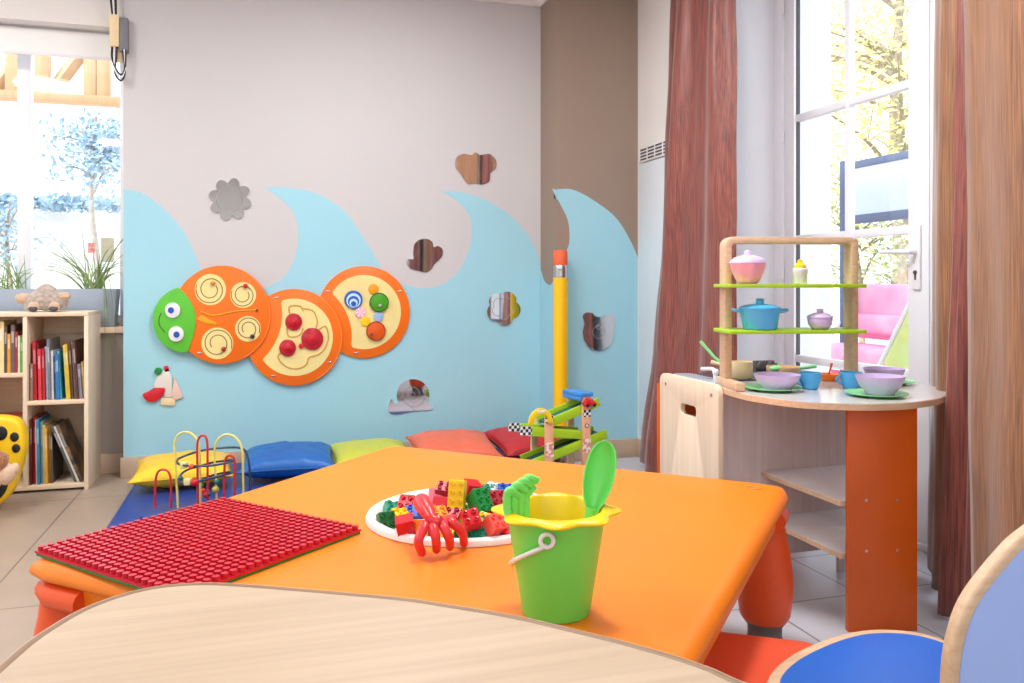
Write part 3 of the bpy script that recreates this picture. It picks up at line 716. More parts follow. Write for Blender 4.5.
# ------------------------------------------------------------------ plush turtle-like toy on top
M_FURG = mat('grey brown plush', (150, 134, 124), .95, rgb2=(196, 182, 170), scale=60, bump=.5, bscale=120, sheen=.4)
M_FURT = mat('tan plush', (206, 176, 150), .95, var=.1, scale=60, bump=.4, bscale=120, sheen=.4)
p = on_Y(46, 309, BY0+.14)
t = thing('plush_toy', 'grey brown plush animal with dark feet lying on top of the bookcase', 'plush toy', (p.x, BY0+.14, BZ+.001))
bm = BM()
prof = cat_rom([(.088, .012, 0), (.094, .04, 0), (.08, .072, 0), (.048, .1, 0), (.02, .124, 0), (.002, .13, 0)], 6)
lathe(bm, [(.06, .006)]+[(q.x, q.y) for q in prof]+[(0, .131)], 28, wob=lambda a: .9+.1*math.cos(2*a))
for v in bm.verts: v.co += Vector((1, 1, 1))*.004*noise.noise(v.co*40)
obj('body', bm, M_FURG, t)
bm = BM(); ball(bm, (-.088, -.01, .06), (.04, .035, .027), 16, noisy=.004, nscale=50); obj('head', bm, M_FURT, t)
bm = BM(); ball(bm, (.08, -.02, .072), (.03, .025, .02), 14, noisy=.004, nscale=50); obj('paw', bm, M_FURT, t)
for fx in (-.032, .052):
    bm = BM(); ball(bm, (fx, -.075, .024), (.024, .026, .023), 14, noisy=.003, nscale=50); f_ = obj('foot', bm, M_FURT, t)
    bm = BM(); ball(bm, (fx, -.094, .014), (.02, .012, .0135), 12); obj('dark_sole', bm, M_DGREY, f_)
# ------------------------------------------------------------------ planters on the sill
M_PLANTER = mat('blue grey planter', (158, 172, 190), .6, var=.06, scale=12)
M_LEAF = mat('long thin leaf', (92, 128, 70), .5, rgb2=(150, 172, 110), scale=14)
M_SOIL = mat('potting soil', (70, 56, 46), .9, var=.3, scale=50)
def planter(label, x0, x1, leaflab, blades, seed):
    rnd = random.Random(seed)
    xm = (x0+x1)/2; ym = YS+.06
    t = thing('potted_plant', label, 'plant', (xm, ym, .7355))
    w = (x1-x0)/2; h = .19
    bm = BM(); loft(bm, [[(sx*(w-.012), sy*.05, 0) for sx, sy in ((-1, -1), (1, -1), (1, 1), (-1, 1))], [(sx*w, sy*.06, h) for sx, sy in ((-1, -1), (1, -1), (1, 1), (-1, 1))], [(sx*(w-.006), sy*.054, h) for sx, sy in ((-1, -1), (1, -1), (1, 1), (-1, 1))], [(sx*(w-.008), sy*.052, h-.02) for sx, sy in ((-1, -1), (1, -1), (1, 1), (-1, 1))]])
    obj('planter', bm, M_PLANTER, t, bevel=.002)
    bm = BM(); box(bm, -w+.012, w-.012, -.048, .048, h-.03, h-.0215); obj('soil', bm, M_SOIL, t)
    bm = BM()
    for (bx, ex, ey, ez, bend) in blades:
        ex = max(-w-.1, min(.158, ex)); a = Vector((bx, rnd.uniform(-.02, .02), h-.025)); e = Vector((ex, ey, ez)); mid = (a+e)/2+Vector((0, 0, bend))
        pts = cat_rom([a, a.lerp(mid, .5)+Vector((0, 0, bend*.3)), mid, mid.lerp(e, .55)+Vector((0, 0, bend*.15)), e], 4)
        n = len(pts); tube(bm, pts, [.0036*(1-.8*i/(n-1)) for i in range(n)], 5, flat=.35)
    obj('leaves', bm, M_LEAF, t)
    return t
rnd = random.Random(3)
bl = []
for k in range(46):
    a = rnd.uniform(-1.25, 1.25); L = rnd.uniform(.13, .33)
    bl.append((rnd.uniform(-.02, .05), .02+L*math.sin(a), rnd.uniform(-.07, .05), .19+L*math.cos(a)*.95, rnd.uniform(.02, .06)))
bl += [(.05, .15, -.14, -.10, .22), (.04, .135, -.13, -.30, .24), (.06, .10, -.14, -.24, .26), (.05, .16, -.14, .0, .2), (.05, .12, -.135, -.33, .28)]
planter('spider plant with long arching leaves in a blue grey planter behind the bookcase', -.985, -.715, '', bl, 4)
bl = []
for k in range(34):
    a = rnd.uniform(-1.0, 1.0); L = rnd.uniform(.08, .2)
    bl.append((rnd.uniform(-.1, .1), rnd.uniform(-.1, .1)+L*math.sin(a), rnd.uniform(-.06, .05), .19+L*math.cos(a), rnd.uniform(.01, .05)))
planter('grassy potted plant at the left edge of the window sill', -1.36, -1.09, '', bl, 9)
# small notices stuck on the window
def sticker(px0, py0, px1, py1, m, label):
    a = on_Y(px0, py1, YW-.006); b = on_Y(px1, py0, YW-.006)
    bm = BM(); box(bm, 0, b.x-a.x, -.001, .0005, 0, b.z-a.z)
    tag(obj('window_sticker', bm, m, loc=(a.x, YW-.006, a.z), smooth=False), label, 'sticker')
sticker(88, 243, 95, 253, mat('red white sticker', (226, 90, 84), .5, rgb2=(240, 200, 196), scale=90), 'small red and white sticker on the left window above the spider plant')
sticker(101, 238, 114, 262, mat('pale notice', (214, 210, 186), .6, var=.06, scale=60), 'pale paper notice stuck at the right edge of the left window')
# ------------------------------------------------------------------ ladybird toy with plush monkey
p = at_z(-6, 511, 0)
ly = p.y+.02
t = thing('ladybird_toy', 'yellow rounded toy with black spots standing on the floor before the bookcase', 'toy', (p.x-.06, ly, 0))
M_YLAD = plastic('sunny yellow plastic', (248, 204, 24), .35)
outl = [tuple(v)[:2] for v in cat_rom([(-.22, .06, 0), (-.14, .012, 0), (.0, .002, 0), (.075, .02, 0), (.13, .08, 0), (.155, .16, 0), (.178, .26, 0), (.17, .34, 0), (.135, .385, 0), (.04, .40, 0), (-.1, .40, 0), (-.2, .36, 0), (-.25, .2, 0)], 6, True)]
bm = BM(); prism(bm, outl, -.045, .045, 'y'); obj('body', bm, M_YLAD, t, bevel=.018, bseg=3)
for (sx, sz, rx, rz_) in ((.092, .328, .025, .03), (.142, .31, .017, .02), (.148, .262, .016, .019), (.082, .105, .034, .06), (-.06, .33, .03, .03)):
    bm = BM(); ball(bm, (sx, -.046, sz), (rx, .006, rz_), 20)
    if sz < .2: bmesh.ops.rotate(bm, verts=bm.verts[:], cent=(sx, -.046, sz), matrix=Matrix.Rotation(.35, 3, 'Y'))
    obj('black_spot', bm, M_BLACK, t)
M_BROWNFUR = mat('brown plush', (140, 84, 48), .95, rgb2=(186, 128, 80), scale=70, bump=.8, bscale=140, sheen=.4)
t2 = thing('plush_monkey', 'brown plush monkey with pale paw leaning against the yellow spotted toy', 'plush toy', (p.x-.1, ly-.13, 0))
bm = BM(); ball(bm, (-.07, 0, .16), (.1, .07, .16), 24, noisy=.008, nscale=40); ball(bm, (-.07, 0, .36), (.075, .07, .075), 20, noisy=.006, nscale=40)
obj('body', bm, M_BROWNFUR, t2)
M_BEIGEFUR = mat('beige plush', (226, 194, 168), .95, var=.08, scale=60, bump=.4, bscale=120)
bm = BM(); ball(bm, (-.06, -.058, .34), (.04, .03, .032), 18, noisy=.003, nscale=60); obj('muzzle', bm, M_BEIGEFUR, t2)
for ex in (-.145, .005):
    bm = BM(); ball(bm, (ex, 0, .37), (.024, .012, .028), 14, noisy=.003, nscale=60); obj('ear', bm, M_BEIGEFUR, t2)
for ex in (-.085, -.038):
    bm = BM(); ball(bm, (ex, -.066, .385), .008, 12); obj('eye', bm, M_BLACK, t2)
bm = BM(); tube(bm, cat_rom([(-.03, -.01, .30), (.05, -.03, .285), (.12, -.025, .245), (.165, -.01, .205)], 6), [.06]*6+[.056]*6+[.048]*6+[.036], 14)
for v in bm.verts: v.co += v.co.normalized()*.008*noise.noise(v.co*45)
a_ = obj('arm', bm, M_BROWNFUR, t2)
bm = BM(); ball(bm, (.175, -.02, .18), (.042, .034, .046), 18, noisy=.004, nscale=60); ball(bm, (.21, -.02, .20), (.018, .015, .022), 10); ball(bm, (.148, -.035, .145), (.018, .015, .02), 10)
obj('paw', bm, mat('beige plush', (226, 194, 168), .95, var=.08, scale=60, bump=.4, bscale=120), a_)
bm = BM(); tube(bm, cat_rom([(-.02, -.03, .07), (.06, -.06, .06), (.1, -.05, .035)], 6), [.045]*6+[.04]*6+[.03], 12); obj('leg', bm, M_BROWNFUR, t2)
# ================================================================== reading corner: mat and cushions
M_MAT = mat('navy blue vinyl', (30, 62, 140), .4, var=.08, scale=5, bump=.05)
bm = BM(); prism(bm, rrect(-.565, 1.36, 3.0, 4.33, .02), 0.001, .05, 'z')
tag(obj('floor_mat', bm, M_MAT, bevel=.01), 'navy blue vinyl floor mat under the row of cushions by the far wall', 'mat')
def cushion(label, rgb, loc, w, dp, th, rz, tilt, seed, tx=0):
    bm = BM(); n = 22; verts = []; faces = []
    rs = random.Random(seed)
    for side in (1, -1):
        for j in range(n+1):
            for i in range(n+1):
                u = -1+2*i/n; v = -1+2*j/n
                k = ((1-abs(u)**2.6)*(1-abs(v)**2.6))**.5
                pinch = 1-.09*(1-abs(u)**2)*abs(v)**3
                pin2 = 1-.09*(1-abs(v)**2)*abs(u)**3
                zz = side*th/2*k*(1+.10*noise.noise(Vector((u*1.6+seed, v*1.6, side))))
                zz += .010*noise.noise(Vector((u*5+seed, v*5, side*3.0)))*k
                verts.append((u*w/2*pin2, v*dp/2*pinch, zz))
    m = (n+1)**2
    for s in (0, 1):
        for j in range(n):
            for i in range(n):
                a = s*m+j*(n+1)+i; faces.append((a, a+1, a+n+2, a+n+1))
    add(bm, verts, faces)
    bmesh.ops.remove_doubles(bm, verts=bm.verts[:], dist=1e-5)
    R = Matrix.Rotation(rz, 4, 'Z') @ Matrix.Rotation(tilt, 4, 'X') @ Matrix.Rotation(tx, 4, 'Y')
    bm.transform(R)
    mz = min(v.co.z for v in bm.verts)
    for v in bm.verts: v.co.z -= mz
    seam = [(u, v) for u, v in [(-1+2*i/20, -1) for i in range(20)]+[(1, -1+2*i/20) for i in range(20)]+[(1-2*i/20, 1) for i in range(20)]+[(-1, 1-2*i/20) for i in range(20)]]
    o = thing('cushion', label, 'cushion', loc, group='cushions on the blue mat')
    obj('cover', bm, mat('cushion %d %d %d' % rgb, rgb, .42, var=.06, scale=5, bump=.12, bscale=7), o, ang=80)
    bm = BM(); pts = []
    for u, v in seam:
        pinch = 1-.09*(1-abs(u)**2)*abs(v)**3; pin2 = 1-.09*(1-abs(v)**2)*abs(u)**3
        q = R @ Vector((u*w/2*pin2, v*dp/2*pinch, 0)); pts.append((q.x, q.y, q.z-mz))
    tube(bm, pts, .004, 5, closed=True)
    obj('piping', bm, mat('cushion piping %d %d %d' % rgb, tuple(int(c*.85) for c in rgb), .5), o)
    return o
CY = 4.0
def cpos(px, y=CY): return on_Y(px, 470, y).x
cushion('yellow vinyl cushion, leftmost on the blue mat', (240, 196, 40), (cpos(184, 3.98), 3.97, .052), .42, .42, .115, .04, .02, 1)
cushion('blue vinyl cushion between the yellow and lime ones', (16, 98, 178), (cpos(289, 3.99), 3.99, .052), .43, .43, .13, -.05, .03, 2)
cushion('lime green cushion between the blue and orange ones', (190, 200, 70), (cpos(371, 4.03), 4.03, .052), .40, .40, .11, .03, .06, 3)
cushion('orange cushion between the lime and red ones', (226, 108, 78), (cpos(453, 4.04), 4.04, .052), .43, .40, .125, -.05, .11, 4)
cushion('dark red cushion, rightmost on the blue mat', (186, 40, 46), (cpos(528, 4.06), 4.06, .052), .38, .40, .125, .08, .12, 5)
# ------------------------------------------------------------------ bead maze
bd = 3.2
t = thing('bead_maze', 'wire bead maze with coloured loops standing on the blue mat', 'toy', at_z(200, 513, .051), -YAW)
sc = bd/FPX
def bm_(px, py, v=0): return Vector(((px-512)/FPX*(bd+v)-(200-512)*sc, v, HCAM-.051-(py-284)/FPX*(bd+v)))
bm = BM(); prism(bm, rrect(-.2, .19, -.10, .11, .03), 0, .012, 'z'); obj('base_board', bm, M_MAT, t, bevel=.004)
M_WY = plastic('yellow wire', (238, 226, 120)); M_WR = plastic('red wire', (206, 40, 48)); M_WB = plastic('dark blue wire', (34, 60, 96))
def wire(pts, m, name='wire', per=8):
    bm = BM(); tube(bm, cat_rom(pts, per), .0045, 7); return obj(name, bm, m, t)
wire([bm_(178, 508, .0), bm_(176, 470, .0), bm_(174.5, 445, 0), bm_(178, 435.5, 0), bm_(185, 432, 0), bm_(193, 435, 0), bm_(199, 446, 0), bm_(200, 475, 0), bm_(200.5, 508, 0)], M_WY)
wire([bm_(217, 506, .03), bm_(216, 478, .03), bm_(214.5, 455, .03), bm_(217, 441, .03), bm_(226, 434.5, .03), bm_(236, 438, .03), bm_(242, 450, .03), bm_(243, 478, .03), bm_(243.5, 506, .03)], M_WY)
wire([bm_(198, 508, -.03), bm_(197.5, 470, -.03), bm_(197.5, 443, -.03), bm_(202, 435.5, -.03), bm_(207, 441, -.03), bm_(207.5, 470, -.03), bm_(208, 508, -.03)], M_WR)
wire([bm_(155, 508, -.04), bm_(155.5, 482, -.04), bm_(158, 472, -.04), bm_(163.5, 469.5, -.04), bm_(169, 473, -.04), bm_(171, 484, -.04), bm_(171, 508, -.04)], M_WR)
wire([bm_(224, 508, -.05), bm_(224.5, 470, -.05), bm_(226, 458, -.05), bm_(230, 455.5, -.05), bm_(234, 459, -.05), bm_(234.5, 475, -.05), bm_(234, 508, -.05)], M_WR)
wire([bm_(249.5, 508, .05), bm_(250, 475, .06), bm_(247, 455, .07), bm_(240, 448, .08), bm_(220, 448, .09), bm_(200, 451, .08), bm_(182, 457, .05), bm_(177, 461, .0), bm_(180, 464.5, -.05), bm_(192, 466, -.08), bm_(212, 465.5, -.08), bm_(230, 462, -.06), bm_(232, 460, .0), bm_(215, 462, .05), bm_(203, 465, .06), bm_(187, 470, .03), bm_(180, 476, -.02), bm_(180, 482, -.06), bm_(186, 484, -.08), bm_(200, 481, -.09), bm_(222, 475.5, -.07), bm_(231, 473, -.03), bm_(228, 472, .03), bm_(210, 476, .06), bm_(202, 481, .06), bm_(200, 490, .05), bm_(206, 496, .03), bm_(212, 508, .02)], M_WB)
def bead(px, py, v, r, m, sh='ball'):
    bm = BM(); q = bm_(px, py, v)
    if sh == 'ball': ball(bm, q, r, 16)
    else: box(bm, q.x-r, q.x+r, q.y-r, q.y+r, q.z-r, q.z+r)
    obj('bead', bm, m, t, bevel=0 if sh == 'ball' else r*.25)
M_PB = mat('pale yellow bead', (236, 222, 160), .4); M_TEAL = mat('teal bead', (24, 110, 116), .35)
for b in ((184, 465, -.055, .012, M_PB, 'c'), (191.5, 466.5, -.08, .011, M_CORAL), (180.5, 478.5, -.03, .010, M_TEAL), (188, 481.5, -.08, .013, M_PB, 'c'), (195, 482.3, -.09, .0155, M_RED), (201, 485.5, .055, .010, M_GREEN), (203, 491, .04, .012, M_RED), (206, 495, .03, .012, M_RED), (217, 482, .03, .011, M_TEAL), (215.5, 489.5, .03, .0145, mat('olive yellow bead', (206, 190, 90), .4)), (209, 494, -.03, .008, M_DGREY)):
    bead(*b)
# ------------------------------------------------------------------ ramp racer toy
rd = 3.5; rs = rd/FPX
base = at_z(560, 284+FPX*(HCAM-.051)/rd, .051)
t = thing('ramp_racer', 'wooden car ramp toy with lime tracks and checkered posts beside the giant pencil', 'toy', base, -YAW+math.radians(28))
K = math.cos(math.radians(28))
Z0 = 284+FPX*(HCAM-.051)/rd
def rz_(py): return (Z0-py)*rs
M_POST = mat('peach wood post', (240, 190, 150), .5, rgb2=(226, 160, 120), scale=8, stretch=(8, 8, 1))
M_CHECK = bpy.data.materials.new('checkered print'); M_CHECK.use_nodes = True
_n = M_CHECK.node_tree; _c = _n.nodes.new('ShaderNodeTexChecker'); _c.inputs['Scale'].default_value = 80
_c.inputs['Color1'].default_value = (.9, .9, .9, 1); _c.inputs['Color2'].default_value = (.02, .02, .02, 1)
_t = _n.nodes.new('ShaderNodeTexCoord'); _n.links.new(_t.outputs['Object'], _c.inputs['Vector']); _n.links.new(_c.outputs['Color'], _n.nodes['Principled BSDF'].inputs['Base Color'])
M_CHECKRED = mat('red check print', (224, 150, 130), .5, rgb2=(246, 236, 226), scale=60, contrast=(.48, .52))
M_ROAD = mat('teal road', (34, 92, 104), .5)
PX_, PY_ = .092, .062
for sx in (-1, 1):
    for sy in (-1, 1):
        h = rz_(396 if sx > 0 else 413)
        if sy > 0 and sx > 0: h = rz_(392)
        if sy > 0 and sx < 0: h = rz_(419)
        w = .02 if sy < 0 else .016
        bm = BM(); box(bm, sx*PX_-w, sx*PX_+w, sy*PY_-.006, sy*PY_+.006, 0, h)
        po = obj('post', bm, M_POST if sy < 0 else M_CREAM, t, bevel=.002)
        if sy < 0:
            zc = rz_(412) if sx > 0 else rz_(414.5)
            bm = BM(); box(bm, sx*PX_-w*.98, sx*PX_+w*.98, -PY_-.0075, -PY_-.0055, zc-.018, zc+.012); obj('checkered_print', bm, M_CHECK, po)
            bm = BM(); box(bm, sx*PX_-w*.98, sx*PX_+w*.98, -PY_-.0075, -PY_-.0055, rz_(452), rz_(438)); obj('red_check_print', bm, M_CHECKRED, po)
            if sx > 0:
                bm = BM(); prism(bm, circ(sx*PX_, rz_(425), .0095, 20), -PY_-.0078, -PY_-.0055, 'y'); obj('number_disc', bm, M_BLACK, po)
                bm = BM(); prism(bm, circ(sx*PX_, rz_(425), .006, 20), -PY_-.0082, -PY_-.0075, 'y'); obj('number_disc', bm, M_WHITE, po)
def track(px0, py0, px1, py1, end=None):
    x0, x1 = (px0-569.5)*rs/K*1.0, (px1-569.5)*rs/K*1.0
    z0, z1 = rz_(py0), rz_(py1)
    L = math.hypot(x1-x0, z1-z0); a = math.atan2(z1-z0, x1-x0)
    M = Matrix.Translation((x0, 0, z0)) @ Matrix.Rotation(-a, 4, 'Y')
    bm = BM()
    for sy in (-1, 1): box(bm, 0, L, sy*(PY_-.0115)-.005, sy*(PY_-.0115)+.005, -.014, .024, 0, M)
    tk = obj('track', bm, M_LIMEWOOD, t, bevel=.0015)
    bm = BM(); box(bm, .004, L-.004, -PY_+.016, PY_-.016, -.006, .004, 0, M); obj('road', bm, M_ROAD, tk)
    if end:
        for sy in (-1, 1):
            bm = BM(); box(bm, -.04, .012, sy*(PY_-.012)-.006, sy*(PY_-.012)+.006, -.012, .024, 0, M); obj('checkered_end', bm, M_CHECK, tk)
track(553, 421, 604, 404)
track(532, 427, 594, 437, end=True)
track(536, 459, 612, 437)
bm = BM()
box(bm, PX_-.035, PX_+.03, -PY_-.012, PY_+.012, rz_(396), rz_(392)); box(bm, PX_-.035, PX_-.026, -PY_-.012, PY_+.012, rz_(400), rz_(396))
obj('blue_roof', bm, plastic('blue roof', (60, 140, 222)), t, bevel=.003)
ax, az = -PX_-.045, rz_(419)
bm = BM()
o_ = [(ax+.058*math.cos(a), az+.066*math.sin(a)) for a in [PI*k/18 for k in range(19)]]+[(ax+.036*math.cos(a), az+.042*math.sin(a)) for a in [PI-PI*k/18 for k in range(19)]]
prism(bm, o_, -PY_-.014, -PY_-.002, 'y'); ar = obj('yellow_arch', bm, M_YELLOW, t, bevel=.002)
bm = BM(); box(bm, ax-.018, ax+.018, -PY_-.0155, -PY_-.0135, az+.048, az+.058); obj('arch_sign', bm, M_WHITE, ar)
# racing car on the top track
cx_ = (590-569.5)*rs/K
c = thing('toy_car', 'small red toy car at the top of the ramp toy', 'toy car', t.location+(Matrix.Rotation(-YAW+math.radians(28), 3, 'Z') @ Vector((cx_, -PY_-.012, rz_(406)))), -YAW+math.radians(28))
bm = BM(); prism(bm, [(-.026, .004), (.03, .004), (.034, .014), (.024, .02), (.012, .034), (-.012, .036), (-.024, .022), (-.03, .014)], -.014, .012, 'y'); obj('car_body', bm, M_RED, c, bevel=.003)
for wx in (-.016, .018):
    for wy_ in (-.016, .013):
        bm = BM(); tube(bm, [(wx, wy_, .007), (wx, wy_+.005, .007)], .0075, 14); obj('wheel', bm, M_BLACK, c)
# ================================================================== orange play table
ZT = 0.42
tb = [at_z(400.7, 445.8, ZT), at_z(795, 486.5, ZT), at_z(25, 555.5, ZT)]     # back, right and left corners
TC = (tb[1]+tb[2])/2
TX = (tb[1]-tb[0]).normalized(); TROT = math.atan2(TX.y, TX.x)
THALF = ((tb[1]-tb[0]).length+(tb[2]-tb[0]).length)/4+.010
t = thing('play_table', 'square orange plastic play table with rounded coral legs and a round tub in its middle', 'table', (TC.x, TC.y, 0), TROT)
N = 120
def sq(half, r):
    """rounded square, N points matched by angle to a circle"""
    out = []
    for k in range(N):
        a = 2*PI*k/N; c, s = math.cos(a), math.sin(a)
        lo, hi = 0.0, half*2
        for _ in range(40):
            m = (lo+hi)/2; x, y = abs(m*c), abs(m*s); ins = x <= half and y <= half
            if ins and x > half-r and y > half-r: ins = math.hypot(x-half+r, y-half+r) <= r
            lo, hi = (m, hi) if ins else (lo, m)
        out.append((lo*c, lo*s))
    return out
def L3(p, z): return [(a, b, z) for a, b in p]
HOLE = .205
c_in = circ(0, 0, HOLE, N)
bm = BM()
loops = [L3(c_in, ZT-.03), L3(c_in, ZT-.002), L3(circ(0, 0, HOLE+.004, N), ZT)]
loops += [L3(sq(THALF-.024, .03), ZT)]
for a in (15, 35, 55, 75, 90):
    a = math.radians(a); loops.append(L3(sq(THALF-.022+.03*math.sin(a), .03+.012*math.sin(a)), ZT-.026+.026*math.cos(a)))
loops += [L3(sq(THALF+.006, .042), ZT-.031), L3(sq(THALF-.002, .045), ZT-.037), L3(sq(THALF-.010, .045), ZT-.040), L3(sq(THALF-.015, .045), ZT-.086), L3(sq(THALF-.03, .05), ZT-.09), L3(sq(THALF-.05, .05), ZT-.086), L3(sq(THALF-.06, .05), ZT-.03), L3(c_in, ZT-.03)]
loft(bm, loops, caps=False); bmesh.ops.remove_doubles(bm, verts=bm.verts[:], dist=1e-5)
obj('tabletop', bm, M_ORANGE, t, ang=50)
for sx in (-1, 1):
    for sy in (-1, 1):
        lx, ly = sx*(THALF-.052), sy*(THALF-.052)
        bm = BM()
        lathe(bm, [(.03, .076), (.056, .077), (.064, .09), (.069, .13), (.072, .18), (.064, .25), (.052, .31), (.046, .364), (0, .364)], 28, M=Matrix.Translation((lx, ly, 0)))
        lg = obj('leg', bm, M_CORAL, t)
        bm = BM(); lathe(bm, [(.046, 0), (.05, .004), (.05, .012), (.043, .035), (.044, .062), (.055, .076), (.045, .08)], 28, M=Matrix.Translation((lx, ly, 0))); obj('foot_cap', bm, plastic('grey rubber foot', (112, 104, 104), .6), lg)
        # coral corner grip under the edge
        bm = BM()
        r_ = THALF-.012; q = .05
        if sx*sy > 0:
            tube(bm, [(sx*(r_-.14), sy*r_, ZT-.064), (sx*(r_-q), sy*r_, ZT-.064), (sx*(r_-.015), sy*(r_-.015), ZT-.064), (sx*r_, sy*(r_-q), ZT-.064), (sx*r_, sy*(r_-.12), ZT-.064)], .0235, 14)
        else:
            tube(bm, [(sx*r_, sy*(r_-.14), ZT-.064), (sx*r_, sy*(r_-q), ZT-.064), (sx*(r_-.015), sy*(r_-.015), ZT-.064), (sx*(r_-q), sy*r_, ZT-.064), (sx*(r_-.12), sy*r_, ZT-.064)], .0235, 14)
        obj('corner_grip', bm, M_CORAL, t)
bm = BM(); tube(bm, circ_pts if False else [(THALF-.075+.018*math.cos(a), THALF-.075+.012*math.sin(a), ZT+.0006) for a in [2*PI*k/20 for k in range(20)]], .0016, 5, closed=True)
tube(bm, [(THALF-.088, THALF-.079, ZT+.0006), (THALF-.075, THALF-.071, ZT+.0006), (THALF-.062, THALF-.079, ZT+.0006)], .0014, 5)
obj('moulded_mark', bm, mat('moulded orange mark', (236, 128, 20), .45), t)
# white tub let into the table
bm = BM()
lathe(bm, [(0, -.10), (.17, -.10), (.185, -.085), (.196, 0), (.203, .012), (.213, .016), (.223, .012), (.227, .004), (.227, .0012), (.203, .0012), (.2, -.01), (.188, -.09), (.172, -.106), (0, -.106)], 80)
tub = obj('brick_tub', bm, mat('white tub plastic', (240, 238, 240), .35, var=.01), loc=(TC.x, TC.y, ZT))
tag(tub, 'round white tub full of toy bricks set into the orange table', 'tub')
# building plates
def plate_pts():
    a, b, c_ = at_z(37, 550, ZT+.01), at_z(211, 498, ZT+.01), at_z(360, 530, ZT+.01)
    return a, b, c_
pa, pb_, pc = plate_pts()
SIDE = ((pb_-pa).length+(pc-pb_).length)/2
px_ = (pc-pb_).normalized(); prot = math.atan2(px_.y, px_.x)
pcen = (pa+pc)/2
def building_plate(label, m, half, z, h, studs):
    bm = BM(); box(bm, -half, half, -half, half, 0, h)
    if studs:
        n = 24; p = 2*half/n
        for i in range(n):
            for j in range(n):
                x, y = -half+(i+.5)*p, -half+(j+.5)*p
                v = [(x+p*.37*math.cos(2*PI*k/10), y+p*.37*math.sin(2*PI*k/10), zz) for zz in (h-.0002, h+.0088) for k in range(10)]
                add(bm, v, [(k, (k+1) % 10, 10+(k+1) % 10, 10+k) for k in range(10)]+[tuple(range(10, 20))])
    o = obj('building_plate', bm, m, loc=(pcen.x, pcen.y, z), rz=prot)
    tag(o, label, 'building plate')
building_plate('green building plate under the red studded plate, showing as a thin rim', M_GREEN, SIDE/2-.010, ZT+.0006, .005, False)
building_plate('red studded building plate on the left corner of the orange table', mat('crimson plastic', (196, 22, 48), .3, var=.03), SIDE/2-.008, ZT+.006, .004, True)
# ------------------------------------------------------------------ toy bricks heaped in the tub
BU = .0185
def brick_mesh(nx, ny, h, m, stud=True):
    bm = BM(); w, d = nx*BU, ny*BU
    box(bm, -w/2, w/2, -d/2, d/2, 0, h)
    bmesh.ops.bevel(bm, geom=bm.edges[:], offset=.001, segments=1, affect='EDGES')
    if stud:
        for i in range(nx):
            for j in range(ny):
                x, y = -w/2+(i+.5)*BU, -d/2+(j+.5)*BU
                lathe(bm, [(.0052, h-.0005), (.0052, h+.0045), (.0036, h+.0048), (.0036, h+.002), (0, h+.002)], 14, M=Matrix.Translation((x, y, 0)))
    return bm
BRM = {'red': M_RED, 'yellow': M_YELLOW, 'green': M_GREEN, 'blue': M_BLUE, 'dark green': plastic('dark green plastic', (14, 104, 44)), 'orange': plastic('amber brick', (246, 150, 24)), 'pink': plastic('rose brick', (240, 120, 140)), 'white': M_WHITE, 'coral': plastic('coral brick', (238, 96, 84)), 'teal': plastic('teal brick', (24, 150, 120)), 'dark red': plastic('dark red brick', (170, 20, 44))}
def brick(px, py, lift, col, nx, ny, h, rot, label, stud=True):
    """centre of the brick lies on the pixel's ray at height ZT+lift"""
    p = at_z(px, py, ZT+lift)
    bm = brick_mesh(nx, ny, h, BRM[col], stud)
    R = Matrix.Rotation(-YAW+math.radians(rot[2]), 4, 'Z') @ Matrix.Rotation(math.radians(rot[0]), 4, 'X') @ Matrix.Rotation(math.radians(rot[1]), 4, 'Y') @ Matrix.Translation((0, 0, -h/2))
    bm.transform(R)
    o = obj('toy_brick', bm, BRM[col], loc=p, ang=30)
    tag(o, label, 'toy brick', 'toy bricks heaped in the white tub')
H1, H2 = .0225, .045
brick(349.5+37, 521, .012, 'dark green', 2, 2, H1, (62, 0, 28), 'dark green brick standing on edge at the left rim of the white tub')
brick(400.5, 517, .016, 'yellow', 2, 2, H1, (20, 10, 35), 'yellow brick right of the dark green brick at the left of the tub')
brick(407, 504, .022, 'red', 2, 2, H1, (50, 0, -20), 'red brick at the back left of the heap, left of the rake handle')
brick(392.5, 509.5, .006, 'teal', 2, 2, H1, (10, 15, 20), 'teal green brick half buried at the back left rim of the tub')
brick(414.5, 514, .016, 'blue', 2, 2, H1, (30, 0, 15), 'blue brick tucked left of the red rake handle')
brick(406, 528, .022, 'red', 2, 2, H2, (12, -12, 10), 'tall rounded red brick at the front left of the heap', False)
brick(419, 529, .018, 'orange', 2, 2, H1, (68, 0, 5), 'amber brick standing behind the left rake tine')
brick(437, 497, .026, 'pink', 2, 2, H1, (55, 0, 12), 'rose pink brick at the back of the heap left of the tall yellow brick', False)
brick(444, 494, .030, 'dark red', 2, 2, H2, (20, 5, -8), 'dark red brick at the back of the heap behind the tall yellow brick')
brick(441, 506, .030, 'red', 2, 2, H1, (58, 0, -18), 'red brick with a round eye print beside the rake handle', False)
brick(457, 497, .052, 'yellow', 2, 4, H1, (74, 0, -12), 'tall yellow eight stud brick sticking up from the heap')
brick(438, 515, .034, 'orange', 2, 2, H1, (20, 5, 20), 'amber brick right under the rake head')
brick(471, 491, .034, 'red', 2, 2, H2, (16, 12, 25), 'glossy red brick behind the tall yellow brick', False)
brick(480, 503.5, .040, 'green', 2, 3, H2, (52, 0, 32), 'large green brick leaning right of the tall yellow brick')
brick(490, 493, .030, 'teal', 2, 2, H1, (30, 10, 15), 'teal brick behind the large green brick')
brick(492.5, 494.5, .022, 'white', 2, 2, H2, (10, 8, -15), 'white brick at the back right of the heap')
brick(496.5, 506, .030, 'dark red', 2, 3, H2, (48, 0, 24), 'dark red brick leaning at the right of the large green brick')
